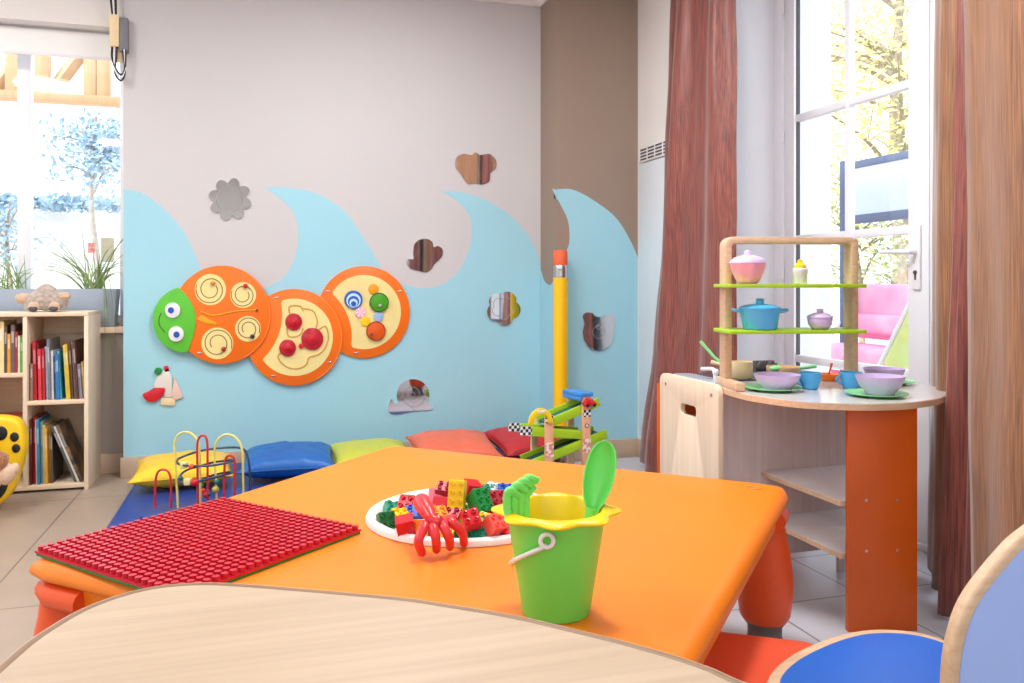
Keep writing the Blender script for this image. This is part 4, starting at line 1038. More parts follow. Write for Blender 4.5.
brick(470.5, 520, .044, 'red', 2, 2, H1+.004, (42, -14, 28), 'red two by two brick in front of the large green brick')
brick(452, 517, .022, 'dark red', 2, 2, H1, (18, 0, -12), 'dark red brick half hidden between the rake tines and the yellow brick')
brick(463, 522, .008, 'green', 2, 4, H1, (8, -18, 50), 'green brick deep in the heap under the red two by two brick')
brick(468, 530, .018, 'green', 2, 2, H1, (25, 10, 40), 'green brick at the front rim right of the rake tines')
brick(481, 530.5, .018, 'teal', 2, 3, H1, (40, 0, -18), 'wide teal green brick at the front rim of the tub')
brick(485.5, 523, .030, 'yellow', 2, 2, H1, (30, 10, -28), 'yellow brick above the wide teal one at the front right')
brick(493, 527.5, .026, 'coral', 2, 2, H2, (40, 6, 38), 'coral brick leaning at the front right of the heap')
brick(502.5, 528, .022, 'red', 2, 2, H1, (34, 0, -26), 'red brick at the front right rim beside the bucket')
brick(487, 514.5, .018, 'dark red', 2, 4, H1, (10, 0, 62), 'dark red long brick low in the heap right of the red two by two')
brick(505, 496, .024, 'blue', 2, 2, H2, (22, 8, 12), 'blue brick at the back right rim behind the green rake')
brick(427, 531, .010, 'red', 2, 2, H1, (12, 0, 18), 'red brick low between the left rake tines')
brick(446, 531, .014, 'yellow', 2, 2, H1, (22, 5, -8), 'yellow brick low between the middle rake tines')
brick(456, 531, .008, 'dark green', 2, 2, H1, (14, 0, 22), 'dark green brick low behind the right rake tine')
rb = random.Random(11)
for k, col in enumerate(['red', 'blue', 'green', 'yellow', 'red', 'orange', 'dark green', 'red', 'green', 'blue', 'yellow', 'dark red']):
    a = 2*PI*k/12+.2; rr = .115 if k % 2 else .055
    bm = brick_mesh(2, 2, H1, BRM[col]); bm.transform(Matrix.Rotation(rb.uniform(0, 3), 4, 'Z') @ Matrix.Rotation(rb.uniform(-.3, .3), 4, 'X'))
    o = obj('toy_brick', bm, BRM[col], loc=(TC.x+rr*math.cos(a), TC.y+rr*math.sin(a), ZT-.028+.012*(k % 2 == 0)), ang=30)
    tag(o, 'half buried toy brick deep in the heap inside the white tub', 'toy brick', 'buried toy bricks')
for k, (du, dv, col, nx) in enumerate([(.075, -.06, 'red', 2), (.115, .0, 'green', 2), (.10, .075, 'yellow', 2), (.14, -.045, 'blue', 2), (.06, .03, 'red', 3), (.145, .035, 'dark red', 2), (.09, -.11, 'teal', 2), (.07, .11, 'orange', 2), (.11, -.03, 'yellow', 2)]):
    bm = brick_mesh(2, nx, H1, BRM[col]); bm.transform(Matrix.Rotation(rb.uniform(0, 3), 4, 'Z') @ Matrix.Rotation(rb.uniform(-.5, .5), 4, 'X'))
    o = obj('toy_brick', bm, BRM[col], loc=(TC.x+du*CA+dv*SA, TC.y-du*SA+dv*CA, ZT-.018+.014*(k % 3)), ang=30)
    tag(o, 'toy brick in the part of the heap hidden behind the lime green bucket', 'toy brick', 'toy bricks behind the bucket')
# ------------------------------------------------------------------ red sand rake lying on the heap
t = thing('sand_rake', 'red plastic sand rake lying on the brick heap with its tines over the tub rim', 'sand toy', at_z(437, 552, ZT+.02))
M_RAKE = plastic('rake red plastic', (220, 54, 60), .3)
J = at_z(438, 521.5, ZT+.066)
bm = BM(); hpts = cat_rom([at_z(420.5, 500.5, ZT+.085), at_z(423.5, 505, ZT+.084), at_z(428.5, 513, ZT+.078), at_z(433, 520, ZT+.069), J], 5)
tube(bm, hpts, [.014, .0165, .018, .0182, .0182, .018, .0176, .017, .0162, .0155, .0145, .0125, .012, .0115, .011, .0105, .0105, .011, .012, .013, .013][:len(hpts)], 14)
obj('handle', bm, M_RAKE, t, world=True)
bm = BM()
tips = [((424, 529), (418.5, 541), (421.7, 552.5)), ((434, 530), (436, 540), (436.5, 549.5)), ((444, 529), (449, 538), (450, 546.5)), ((453, 524.5), (462, 532), (464, 543))]
hd = [at_z(x, y, ZT+.058) for x, y in ((425, 525.5), (433, 524), (444, 522.5), (452, 519.5))]
tube(bm, cat_rom(hd, 5), .0115, 12); ball(bm, hd[0], .0115, 12); ball(bm, hd[3], .0115, 12); tube(bm, [J, (hd[1]+hd[2])/2], .0125, 12)
for i, (a, b_, c_) in enumerate(tips):
    P = [J.lerp(hd[i], .85), hd[i].lerp(at_z(a[0], a[1], ZT+.056), .8), at_z(b_[0], b_[1], ZT+.038), at_z(c_[0], c_[1], ZT+.0125)]
    Q = cat_rom(P, 6); n = len(Q)
    tube(bm, Q, [.0105-.002*k/(n-1) for k in range(n)], 12); ball(bm, Q[-1], .0085, 12)
obj('tines', bm, M_RAKE, t, world=True, ang=70)
# ------------------------------------------------------------------ green bucket
bc = at_z(556, 611, ZT+.0)
t = thing('toy_bucket', 'lime green toy bucket with yellow flower rim and white handle on the orange table', 'bucket', (bc.x, bc.y, ZT+.0005), -YAW)
M_BUCK = plastic('bucket green', (112, 240, 104), .4)
bm = BM(); lathe(bm, [(.0, .003), (.049, .003), (.053, 0), (.0555, .004), (.079, .154), (.083, .158), (.083, .163), (.0775, .163), (.0755, .157), (.052, .008), (0, .007)], 56); obj('body', bm, M_BUCK, t, ang=50)
M_BRIM = plastic('bucket yellow', (250, 214, 16), .35)
bm = BM()
def wob(a): return 1+.055*math.cos(8*a+.4)
n8 = 96
loops = []
for r, z, wv in ((.056, .05, 0), (.0735, .164, 0), (.0765, .1685, .1), (.086, .168, .6), (.0975, .165, 1), (.0985, .163, 1), (.097, .161, 1), (.084, .1635, .5), (.0765, .1638, 0), (.071, .15, 0), (.055, .05, 0)):
    loops.append([(r*(1+.075*wv*math.cos(8*a+.3))*math.cos(a), r*(1+.075*wv*math.cos(8*a+.3))*math.sin(a), z) for a in [2*PI*k/n8 for k in range(n8)]])
loops.append(loops[0]); loft(bm, loops, caps=False); bmesh.ops.remove_doubles(bm, verts=bm.verts[:], dist=1e-6); obj('flower_rim', bm, M_BRIM, t, ang=60)
bm = BM()
a0 = math.radians(-103)
ringc = Vector((.0815*math.cos(a0), .0815*math.sin(a0), .139))
tube(bm, [ringc+Vector((.010*math.cos(q), -.003, .010*math.sin(q))) for q in [2*PI*k/20 for k in range(20)]], .0034, 8, closed=True)
pts = []
for k in range(29):
    u = k/28; a = a0-PI*u; zz = .131-.062*(1-abs(2*u-1)**1.15)
    rr = .053+.026*zz/.154+.0075
    pts.append(Vector((rr*math.cos(a), rr*math.sin(a), zz)))
tube(bm, pts, .0036, 8)
obj('handle', bm, M_WHITE, t, ang=60)
BR = Matrix.Translation(t.location) @ Matrix.Rotation(-YAW, 4, 'Z')
# green rake and shovel standing in the bucket
def bpt(px, py, depth): return at_d(px, py, depth)
d0 = Vector((bc.x*SA+bc.y*CA, 0, 0)).x
M_TOOL = plastic('tool green plastic', (120, 232, 112), .3)
rk = thing('sand_rake', 'green plastic sand rake standing in the bucket with its tines up', 'sand toy', bpt(522, 520, d0-.02))
bm = BM()
zoff = [(505.5, 490), (512, 485), (518, 481), (524, 477.5)]
ends = [(509, 513), (515, 516.5), (521, 519.5), (527, 521.5)]
for i in range(4):
    dd = d0-.035+.012*i
    P = [bpt(ends[i][0]-1, ends[i][1], dd), bpt(zoff[i][0]+1.5, zoff[i][1]+16, dd), bpt(zoff[i][0]+1.5, zoff[i][1]+6, dd), bpt(zoff[i][0]+4.5, zoff[i][1]+.5, dd), bpt(zoff[i][0]+12.5, zoff[i][1]+5.5-.8*i, dd+.014)]
    Q = cat_rom(P, 6); tube(bm, Q, .0068, 10); ball(bm, Q[0], .0068, 10)
obj('tines', bm, M_TOOL, rk, world=True, ang=70)
bm = BM()
fr = [bpt(507, 494, d0-.034), bpt(511, 486.5, d0-.03), bpt(519, 481, d0-.014), bpt(527, 478, d0+.002), bpt(537.5, 488.5, d0+.012), bpt(530, 497, d0+.0), bpt(527, 521, d0-.004), bpt(511, 515, d0-.03)]
cen = sum(fr, Vector())/len(fr)
back = [q+Vector((SA, CA, 0))*.008 for q in fr]
loft(bm, [fr, back]); obj('head_plate', bm, M_TOOL, rk, world=True, bevel=.002)
bm = BM(); tube(bm, [bpt(519, 517, d0-.008), bpt(524, 535, d0-.0), bpt(533, 560, d0+.01), bpt(540, 590, d0+.012)], .008, 12); obj('handle', bm, M_TOOL, rk, world=True)
sv = thing('sand_shovel', 'green plastic sand shovel standing in the bucket with its scoop up', 'sand toy', bpt(592, 520, d0))
axis0 = bpt(590.5, 516, d0+.0); axis1 = bpt(606, 441, d0+.025)
ax_ = (axis1-axis0); Ls = ax_.length; M = frame_m(axis0, ax_, (-.62, -.8, .15))
bm = BM(); prof = [(0, .007, .012), (.12, .013, .018), (.22, .019, .022), (.4, .025, .026), (.6, .0265, .025), (.78, .024, .021), (.9, .019, .016), (.97, .012, .009), (1, .004, .003)]
rows = []; nn = 16
for f, w, dep in prof:
    rows.append([(f*Ls, w*math.cos(PI+PI*k/nn), dep*math.sin(PI+PI*k/nn)) for k in range(nn+1)]+[((f*Ls), (w-.0028)*math.cos(2*PI-PI*k/nn), (dep-.0028)*math.sin(2*PI-PI*k/nn)+.0004) for k in range(nn+1)])
loft(bm, rows, M=M); obj('scoop', bm, M_TOOL, sv, world=True, ang=50)
bm = BM(); tube(bm, [bpt(591.5, 508, d0+.004), bpt(589.5, 516, d0+.004), bpt(586, 540, d0+.002), bpt(578, 585, d0)], [.0095, .0085, .0085, .0085], 12); obj('handle', bm, M_TOOL, sv, world=True)
# ================================================================== wooden table in front
ZW = 0.56
edge_px = [(0, 661), (23, 642), (47, 626), (78, 608.7), (117, 594), (156, 585), (195, 581.5), (234, 582), (312.5, 588), (400, 595.8), (442, 601.6), (519, 614.5), (590, 631), (627, 640), (677, 654), (715, 667), (745, 680)]
e = [at_z(a, b, ZW) for a, b in edge_px]
e = [(q.x, q.y, 0) for q in e]
ext = [(.49, .64, 0), (.56, .45, 0), (.55, .2, 0), (.40, -.05, 0), (.1, -.2, 0), (-.2, -.2, 0), (-.42, -.05, 0), (-.44, .25, 0), (-.345, .6, 0), (-.283, .86, 0)]
out = [(q.x, q.y) for q in cat_rom(e+ext[0:], 6, True)]
cxw = sum(p[0] for p in out)/len(out); cyw = sum(p[1] for p in out)/len(out)
t = thing('wooden_table', 'pale wood kidney shaped table with brown edge in front of the orange table', 'table', (cxw, cyw, 0))
def inset(P, d_):
    n = len(P); r = []
    for i in range(n):
        a, b = Vector(P[i-1]), Vector(P[(i+1) % n]); tt = (b-a).normalized(); r.append((P[i][0]+tt.y*d_, P[i][1]-tt.x*d_))
    return r
ar = sum(out[i][0]*out[(i+1) % len(out)][1]-out[(i+1) % len(out)][0]*out[i][1] for i in range(len(out)))
sgn = -1 if ar > 0 else 1
inn = inset(out, sgn*.004)
bm = BM(); prism(bm, inn, ZW-.024, ZW, 'z'); obj('tabletop', bm, wood('beech laminate', (186, 164, 138), (204, 183, 157), 'x', .42), t, world=True, smooth=False)
bm = BM(); n = len(out)
loft(bm, [[(x, y, ZW-.025) for x, y in inn], [(x, y, ZW-.025) for x, y in out], [(x, y, ZW-.006) for x, y in out], [(x, y, ZW-.001) for x, y in inset(out, sgn*.003)], [(x, y, ZW+.0008) for x, y in inset(out, sgn*.007)], [(x, y, ZW+.0008) for x, y in inset(out, sgn*.013)], [(x, y, ZW+.0001) for x, y in inset(out, sgn*.0145)]], caps=False)
obj('edge_band', bm, mat('brown edge band', (142, 112, 84), .5, var=.08, scale=10), t, world=True)
for (lx, ly) in ((-.40, .62), (.32, .58), (.34, .05), (-.42, .05)):
    bm = BM(); tube(bm, [(lx, ly, 0), (lx, ly, ZW-.026)], .024, 20); obj('leg', bm, M_BIRCH_Z, t, world=True)
# ================================================================== blue chair
M_CBLUE = mat('blue laminate', (0, 96, 204), .3, var=.03, scale=30)
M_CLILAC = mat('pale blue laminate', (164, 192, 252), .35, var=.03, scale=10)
t = thing('child_chair', 'plywood child chair with round blue seat and paler blue backrest at the right front', 'chair', (1.0, 1.03, 0))
seat = [tuple(v)[:2] for v in cat_rom([(q[0], q[1], 0) for q in [(.78, 1.15), (.86, 1.215), (.964, 1.258), (1.06, 1.276), (1.13, 1.263), (1.178, 1.225), (1.2, 1.15), (1.2, 1.0), (1.17, .9), (1.08, .85), (.95, .85), (.83, .88), (.76, .96), (.745, 1.06)]], 6, True)]
sc_ = (1.0, 1.06)
def shrink(P, c, d_): return [(c[0]+(x-c[0])*(1-d_/math.hypot(x-c[0], y-c[1])), c[1]+(y-c[1])*(1-d_/math.hypot(x-c[0], y-c[1]))) for x, y in P]
bm = BM(); prism(bm, seat, .278, .30, 'z'); st_ = obj('seat', bm, M_EDGE, t, world=True, bevel=.006, bseg=3)
bm = BM(); prism(bm, shrink(seat, sc_, .022), .298, .3012, 'z'); obj('blue_inlay', bm, M_CBLUE, st_, world=True, smooth=False)
bkp = [(.815, .36), (.813, .44), (.822, .50), (.848, .552), (.908, .606), (.945, .628), (1.0, .65), (1.06, .65), (1.12, .63), (1.18, .59), (1.225, .53), (1.24, .45), (1.235, .36)]
bk = [tuple(v)[:2] for v in cat_rom([(q[0], q[1], 0) for q in [(a+.012, b) for a, b in bkp]], 6)]
bm = BM(); prism(bm, bk, .82, .842, 'y'); b_ = obj('backrest', bm, M_EDGE, t, world=True, bevel=.006, bseg=3)
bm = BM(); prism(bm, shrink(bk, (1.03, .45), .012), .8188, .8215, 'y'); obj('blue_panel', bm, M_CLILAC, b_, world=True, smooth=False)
for (lx, ly, h) in ((.90, 1.10, .28), (1.13, 1.13, .28), (.90, .862, .5), (1.16, .862, .5)):
    bm = BM(); box(bm, lx-.016, lx+.016, ly-.018, ly+.018, 0, h-.001); obj('leg', bm, M_EDGE, t, world=True, bevel=.004)
# coral stool
sc0 = at_z(822, 642, .26); sdir = Vector((.83, -.55, 0)).normalized(); nd = Vector((-.55, -.83, 0)).normalized()
cs = sc0-sdir*.16+nd*.115
t = thing('child_stool', 'low coral red plastic stool between the orange table and the blue chair', 'stool', (cs.x, cs.y, 0), math.atan2(sdir.y, sdir.x))
bm = BM()
lp = []
for ins, z in ((.012, .222), (.002, .228), (0, .24), (.002, .252), (.01, .259), (.022, .261), (.05, .259)):
    lp.append([(x, y, z) for x, y in rrect(-.165+ins, .165-ins, -.12+ins, .12-ins, .04-min(.015, ins*.5), 8)])
loft(bm, lp); obj('seat', bm, mat('coral seat plastic', (240, 88, 52), .45, var=.02), t, ang=70)
for sx in (-1, 1):
    for sy in (-1, 1):
        bm = BM(); tube(bm, [(sx*.135, sy*.085, 0), (sx*.115, sy*.075, .224)], [.02, .026], 16); obj('leg', bm, M_CORAL, t)
# ================================================================== play kitchen
ZK = 0.632
KX = 1.325
t = thing('play_kitchen', 'wooden play kitchen with half round worktop, orange panel and dish rack by the French door', 'play kitchen', (1.6, 2.2, 0))
sl0, sl1 = on_X(680.3, 409, KX), on_X(696, 411, KX)
yc, zc = (sl0.y+sl1.y)/2, .95-(410.2-284)/815*((on_X(688, 410, KX)-EYE).dot(Vector((SA, CA, 0))))
hl = abs(sl0.y-sl1.y)/2
bm = BM(); pts = [(2.585, 0)]+[(2.585-.03+.03*math.cos(a), .61+.03*math.sin(a)) for a in [PI/2*k/6 for k in range(7)]]+[(2.2+.03-.03*math.sin(a), .61+.03*math.cos(a)) for a in [PI/2*k/6 for k in range(7)]]+[(2.2, 0)]
prism(bm, pts, KX, KX+.018, 'x', holes=[[(yc+a, zc+b) for a, b in rrect(-hl, hl, -.018, .018, .014, 4)]])
sp_ = obj('side_panel', bm, M_BIRCH_Z, t, world=True, bevel=.0015)
for yy in (2.24, 2.54):
    bm = BM(); tube(bm, [(KX-.001, yy, .605), (KX+.002, yy, .605)], .006, 12); obj('screw', bm, M_STEEL, sp_, world=True)
bm = BM(); box(bm, KX-.004, 1.93, 2.5855, 2.60, 0, .60); obj('orange_back_panel', bm, M_REDORANGE, t, world=True, bevel=.001)
bm = BM(); box(bm, KX+.0182, 1.84, 2.258, 2.271, .080, ZK-.0185); box(bm, 1.81, 1.84, 2.258, 2.271, 0, .080); obj('inner_panel', bm, M_PINKPLY, t, world=True)
wt = [(q.x, q.y) for q in cat_rom([(1.347, 2.21, 0), (1.332, 2.12, 0), (1.335, 2.02, 0), (1.385, 1.885, 0), (1.489, 1.81, 0), (1.585, 1.785, 0), (1.679, 1.788, 0), (1.80, 1.83, 0), (1.904, 1.905, 0), (1.965, 1.985, 0), (1.995, 2.06, 0), (1.985, 2.13, 0), (1.94, 2.2, 0)], 5)]+[(1.93, 2.58), (1.347, 2.58)]
bm = BM(); prism(bm, wt, ZK-.018, ZK-.0012, 'z'); wk = obj('worktop', bm, M_EDGE, t, world=True, smooth=False)
bm = BM(); prism(bm, shrink(wt, (1.65, 2.2), .003), ZK-.0014, ZK, 'z'); obj('worktop_laminate', bm, mat('pale grey laminate', (214, 208, 212), .16, var=.02, scale=4), wk, world=True, smooth=False)
# orange front support
a_, b_ = Vector((1.5225, 1.862, 0)), Vector((1.708, 1.812, 0)); dr = (b_-a_).normalized(); M = frame_m(a_, dr)
bm = BM(); box(bm, 0, (b_-a_).length, 0, .018, 0, ZK-.0185, 0, M); of = obj('orange_front_panel', bm, M_REDORANGE, t, world=True, bevel=.0012)
for sx in (.05, .135):
    for sz in (.222, .36):
        bm = BM(); tube(bm, [M @ Vector((sx, -.0015, sz)), M @ Vector((sx, .002, sz))], .004, 10); obj('screw', bm, M_STEEL, of, world=True)
for z in (.353, .209):
    sp2 = [(1.515, 2.2575), (1.515, 1.885), (1.53, 1.881), (1.70, 1.835), (1.83, 2.2575)]
    bm = BM(); prism(bm, sp2, z-.015, z-.0008, 'z'); sf = obj('shelf', bm, M_EDGE, t, world=True)
    bm = BM(); prism(bm, sp2, z-.0008, z, 'z'); obj('white_laminate', bm, mat('white shelf laminate', (234, 234, 240), .35, var=.02), sf, world=True)
# hob and sink
bm = BM(); prism(bm, rrect(1.44, 1.88, 2.33, 2.56, .03), ZK+.0003, ZK+.004, 'z'); hb_ = obj('hob_plate', bm, mat('dark hob print', (66, 66, 74), .3, var=.1, scale=12), t, world=True)
bm = BM(); prism(bm, rrect(1.354, 1.428, 2.27, 2.56, .025), ZK+.0003, ZK+.006, 'z'); sk = obj('sink_tray', bm, mat('grey blue tray', (160, 170, 184), .3, var=.04), t, world=True, bevel=.002)
bm = BM(); tube(bm, [(1.40, 2.34, ZK+.004), (1.40, 2.34, ZK+.03)], .008, 12); tube(bm, cat_rom([(1.40, 2.34, ZK+.03), (1.40, 2.36, ZK+.04), (1.39, 2.41, ZK+.036)], 5), .006, 10); ball(bm, (1.40, 2.34, ZK+.032), .011, 12); obj('tap', bm, M_WHITE, sk, world=True)
for px in (754.5, 767):
    q = at_z(px, 371, ZK); bm = BM(); tube(bm, [(q.x, 2.565, ZK+.022), (q.x, 2.545, ZK+.022)], .016, 16); box(bm, q.x-.018, q.x+.018, 2.56, 2.58, ZK+.0005, ZK+.04); obj('cooker_knob', bm, M_DGREY, t, world=True, bevel=.002)
# dish rack: bent frame and two lime shelves
RA = math.radians(-13)
u_, v_ = Vector((math.cos(RA), math.sin(RA), 0)), Vector((-math.sin(RA), math.cos(RA), 0))
RM = frame_m((1.372, 2.235, ZK), u_)
RL, RH = .402, 1.096-ZK
rk_ = bpy.data.objects.new('dish_rack', None); COL.objects.link(rk_); rk_.parent = t
rk_.location = (1.372-1.6, 2.235-2.2, ZK)
bm = BM()
ro = [(0, .0005), (0, RH-.03)]+[(.03-.03*math.cos(a), RH-.03+.03*math.sin(a)) for a in [PI/2*k/6 for k in range(1, 7)]]
ro = [(p[0]-.011, p[1]) for p in ro]
right = [(RL-p[0], p[1]) for p in ro][::-1]
inn_ = [(RL-.011, .0005), (RL-.011, RH-.033)]+[(RL-.011-.012+.012*math.cos(a), RH-.033+.012*math.sin(a)) for a in [PI/2*k/4 for k in range(1, 5)]]+[(.011+.012-.012*math.sin(a), RH-.033+.012*math.cos(a)) for a in [PI/2*k/4 for k in range(0, 4)]]+[(.011, RH-.033), (.011, .0005)]
prism(bm, ro+right+inn_, -.028, .028, 'y', M=RM); obj('rack_frame', bm, M_EDGE, rk_, world=True, bevel=.003)
for uu in (0, RL):
    bm = BM(); box(bm, uu-.0135, uu+.0135, -.05 if uu else -.135, .05, .0005, .026, 0, RM); obj('rack_foot', bm, M_EDGE, rk_, world=True, bevel=.003)
for z in (.95, .812):
    bm = BM(); prism(bm, rrect(-.03, RL-.006, -.12, .035, .012), z-ZK-.011, z-ZK, 'z', M=RM); obj('rack_shelf', bm, M_LIMEWOOD, rk_, world=True, bevel=.0015)
# ------------------------------------------------------------------ toy dishes
def dish(kind, label, cat_, px, py, prof, m, z=ZK, group=None, seg=40, wob=None, d=None):
    p = at_z(px, py, z) if d is None else at_d(px, py, d)
    o = thing(kind, label, cat_, (p.x, p.y, z+.0004), -YAW, group)
    bm = BM(); lathe(bm, prof, seg, wob=wob); obj('body', bm, m, o, ang=50)
    return o
def plate(label, px, py, r, z=ZK):
    p = at_z(px, py, z); bm = BM()
    lathe(bm, [(0, 0), (r*.62, 0), (r*.7, .003), (r, .009), (r, .011), (r*.68, .0055), (r*.6, .003), (0, .003)], 48)
    tag(obj('toy_plate', bm, M_MINT, loc=(p.x, p.y, z+.0004), ang=60), label, 'plate', 'green toy plates')
    return p
def bowl(label, px, py, r, h, z):
    p = at_z(px, py, z); bm = BM()
    lathe(bm, [(0, .004), (r*.5, .004), (r*.52, 0), (r*.58, .0), (r*.6, .005), (r*.84, h*.45), (r*.97, h*.85), (r, h), (r*.97, h), (r*.93, h*.85), (r*.8, h*.46), (r*.55, .009), (0, .008)], 48)
    tag(obj('toy_bowl', bm, M_LAV, loc=(p.x, p.y, z+.0004), ang=60), label, 'bowl', 'lavender toy bowls')
def cup(label, px, py, side):
    p = at_z(px, py, ZK)
    o = thing('toy_cup', label, 'cup', (p.x, p.y, ZK+.0004), -YAW, 'blue toy cups')
    bm = BM(); lathe(bm, [(0, .004), (.018, .004), (.019, 0), (.022, .001), (.030, .02), (.0335, .05), (.0315, .05), (.028, .02), (.019, .006), (0, .006)], 36); obj('body', bm, M_SKYBLUE, o, ang=60)
    bm = BM(); tube(bm, [(side*(.029+.017*math.sin(PI*k/14)), -.004, .043-.030*k/14) for k in range(15)], .004, 8); obj('handle', bm, M_SKYBLUE, o)
plate('green toy plate under the left lavender bowl on the worktop', 772.5, 390.3, .084)
bowl('lavender toy bowl on the left green plate, beside the rack foot', 777, 389.3, .067, .045, ZK+.0055)
cup('blue toy cup between the left bowl and the orange dish', 810, 389, -1)
cup('blue toy cup left of the two right lavender bowls', 851, 388.5, -1)
plate('green toy plate under the front right lavender bowl', 876, 396, .084)
bowl('lavender toy bowl in front at the right of the worktop', 880, 394, .066, .052, ZK+.0055)
plate('green toy plate behind the front right bowl, partly hidden', 888, 383.5, .08)
bowl('lavender toy bowl behind the front right bowl', 884, 382.5, .062, .045, ZK+.0055)
o = dish('toy_dish', 'small orange toy dish with a spoon behind the blue cups', 'dish', 830, 380.5, [(0, .003), (.024, .003), (.025, 0), (.03, .003), (.038, .022), (.036, .022), (.026, .006), (0, .006)], plastic('bright orange plastic', (250, 130, 30)))
t3 = thing('toy_spoon', 'small coral toy spoon resting in the orange dish', 'spoon', o.location+Vector((0, 0, .012)), -YAW)
bm = BM(); ball(bm, (-.012, 0, .004), (.012, .009, .004), 14); tube(bm, [(-.006, 0, .005), (0, .0, .02), (.006, 0, .045)], [.003, .003, .0045], 8); obj('body', bm, M_CORAL, t3)
def pan(label, px, py, r, h, m, hm, hdir, hl_):
    p = at_z(px, py, ZK)
    o = thing('toy_pan', label, 'pan', (p.x, p.y, ZK+.0042), -YAW)
    bm = BM(); lathe(bm, [(0, 0), (r*.92, 0), (r, .004), (r, h), (r*.94, h), (r*.93, .006), (0, .005)], 40); obj('body', bm, m, o, ang=50)
    bm = BM(); a = math.radians(hdir); c, s = math.cos(a), math.sin(a)
    tube(bm, [(r*c*.98, r*s*.98, h*.7), ((r+hl_*.5)*c, (r+hl_*.5)*s, h*.78), ((r+hl_)*c, (r+hl_)*s, h*.95)], [.006, .0065, .007], 10); obj('handle', bm, hm, o)
    return o
pan('cream toy saucepan with a cream handle behind the rack post', 741, 379, .038, .055, M_CREAM, M_CREAM, 172, .06)
pan('shallow tan toy pan with a green handle on the hob', 783, 375.5, .056, .028, mat('tan plastic', (214, 178, 138), .45), M_MINT, 12, .07)
# green spatula across the saucepan and small green lid knob
q = at_z(716, 377, ZK); o = thing('toy_spatula', 'pale green toy spatula leaning behind the left rack post', 'spatula', (q.x, q.y, ZK+.03), -YAW)
bm = BM(); tube(bm, [(-.045, .04, .09), (0, .02, .035), (.035, 0, .008)], [.006, .005, .005], 8, flat=.5); obj('handle', bm, M_MINT, o)
bm = BM(); box(bm, .03, .065, -.012, .012, -.008, -.004); obj('blade', bm, M_MINT, o, bevel=.001)
q = at_z(769, 372, ZK); o = thing('toy_pepper', 'small green toy vegetable in the shallow tan pan', 'toy vegetable', at_z(776, 372, ZK+.016), -YAW)
bm = BM(); ball(bm, (0, 0, .012), (.022, .014, .011), 16); obj('body', bm, M_MINT, o)
bm = BM(); tube(bm, [(0, 0, .02), (.003, 0, .032)], .003, 8); obj('stem', bm, M_GREEN, o)
# on the rack shelves
RD = 2.47
def sh(px, z): q = at_d(px, 284, RD); return (q.x, q.y, z+.0005)
o = thing('toy_pot', 'pink toy pot with lavender lid at the left of the upper rack shelf', 'pot', sh(748, .95), -YAW)
w8 = lambda a: 1+.03*math.cos(8*a)
bm = BM(); lathe(bm, [(0, 0), (.026, 0), (.034, .008), (.047, .035), (.054, .062), (.0515, .062), (.044, .034), (.03, .011), (0, .008)], 48, wob=w8); obj('body', bm, M_PINK, o, ang=60)
bm = BM(); lathe(bm, [(.0, .0622), (.055, .0622), (.054, .068), (.042, .079), (.02, .086), (.012, .088), (.011, .096), (.007, .101), (0, .102)], 40); obj('lid', bm, M_LAV, o, ang=60)
o = thing('toy_shaker', 'white toy shaker with a yellow top on the upper rack shelf', 'shaker', sh(800, .95), -YAW)
bm = BM(); lathe(bm, [(0, 0), (.019, 0), (.021, .003), (.02, .028), (.022, .032), (.0225, .044), (.018, .048), (0, .048)], 32); obj('body', bm, mat('frosted white plastic', (236, 236, 240), .25), o, ang=50)
bm = BM(); lathe(bm, [(.018, .0482), (.017, .056), (.008, .064), (.007, .072), (0, .075)], 24); obj('cap', bm, M_YELLOW, o)
o = thing('toy_pot', 'blue toy casserole with two handles on the lower rack shelf', 'pot', sh(760, .812), -YAW)
bm = BM(); lathe(bm, [(0, 0), (.046, 0), (.05, .004), (.06, .062), (.058, .062), (.047, .008), (0, .006)], 44); obj('body', bm, M_SKYBLUE, o, ang=50)
for s in (-1, 1):
    bm = BM(); tube(bm, cat_rom([(s*.055, -.014, .054), (s*.076, -.012, .058), (s*.081, 0, .059), (s*.076, .012, .058), (s*.055, .014, .054)], 5), .005, 8); obj('handle', bm, M_SKYBLUE, o)
bm = BM(); lathe(bm, [(0, .0622), (.062, .0622), (.062, .067), (.045, .074), (.013, .078), (.011, .086), (.013, .091), (.009, .094), (0, .094)], 44); obj('lid', bm, M_SKYBLUE, o, ang=50)
o = thing('toy_pot', 'lavender toy sugar pot with lid on the lower rack shelf', 'pot', sh(820, .812), -YAW)
bm = BM(); lathe(bm, [(0, 0), (.022, 0), (.034, .015), (.037, .034), (.0355, .036), (.032, .016), (0, .004)], 40); obj('body', bm, M_LAV, o, ang=60)
bm = BM(); lathe(bm, [(0, .0362), (.0385, .0362), (.037, .041), (.02, .049), (.009, .051), (.009, .057), (.011, .061), (0, .063)], 36); obj('lid', bm, M_LAV, o, ang=60)
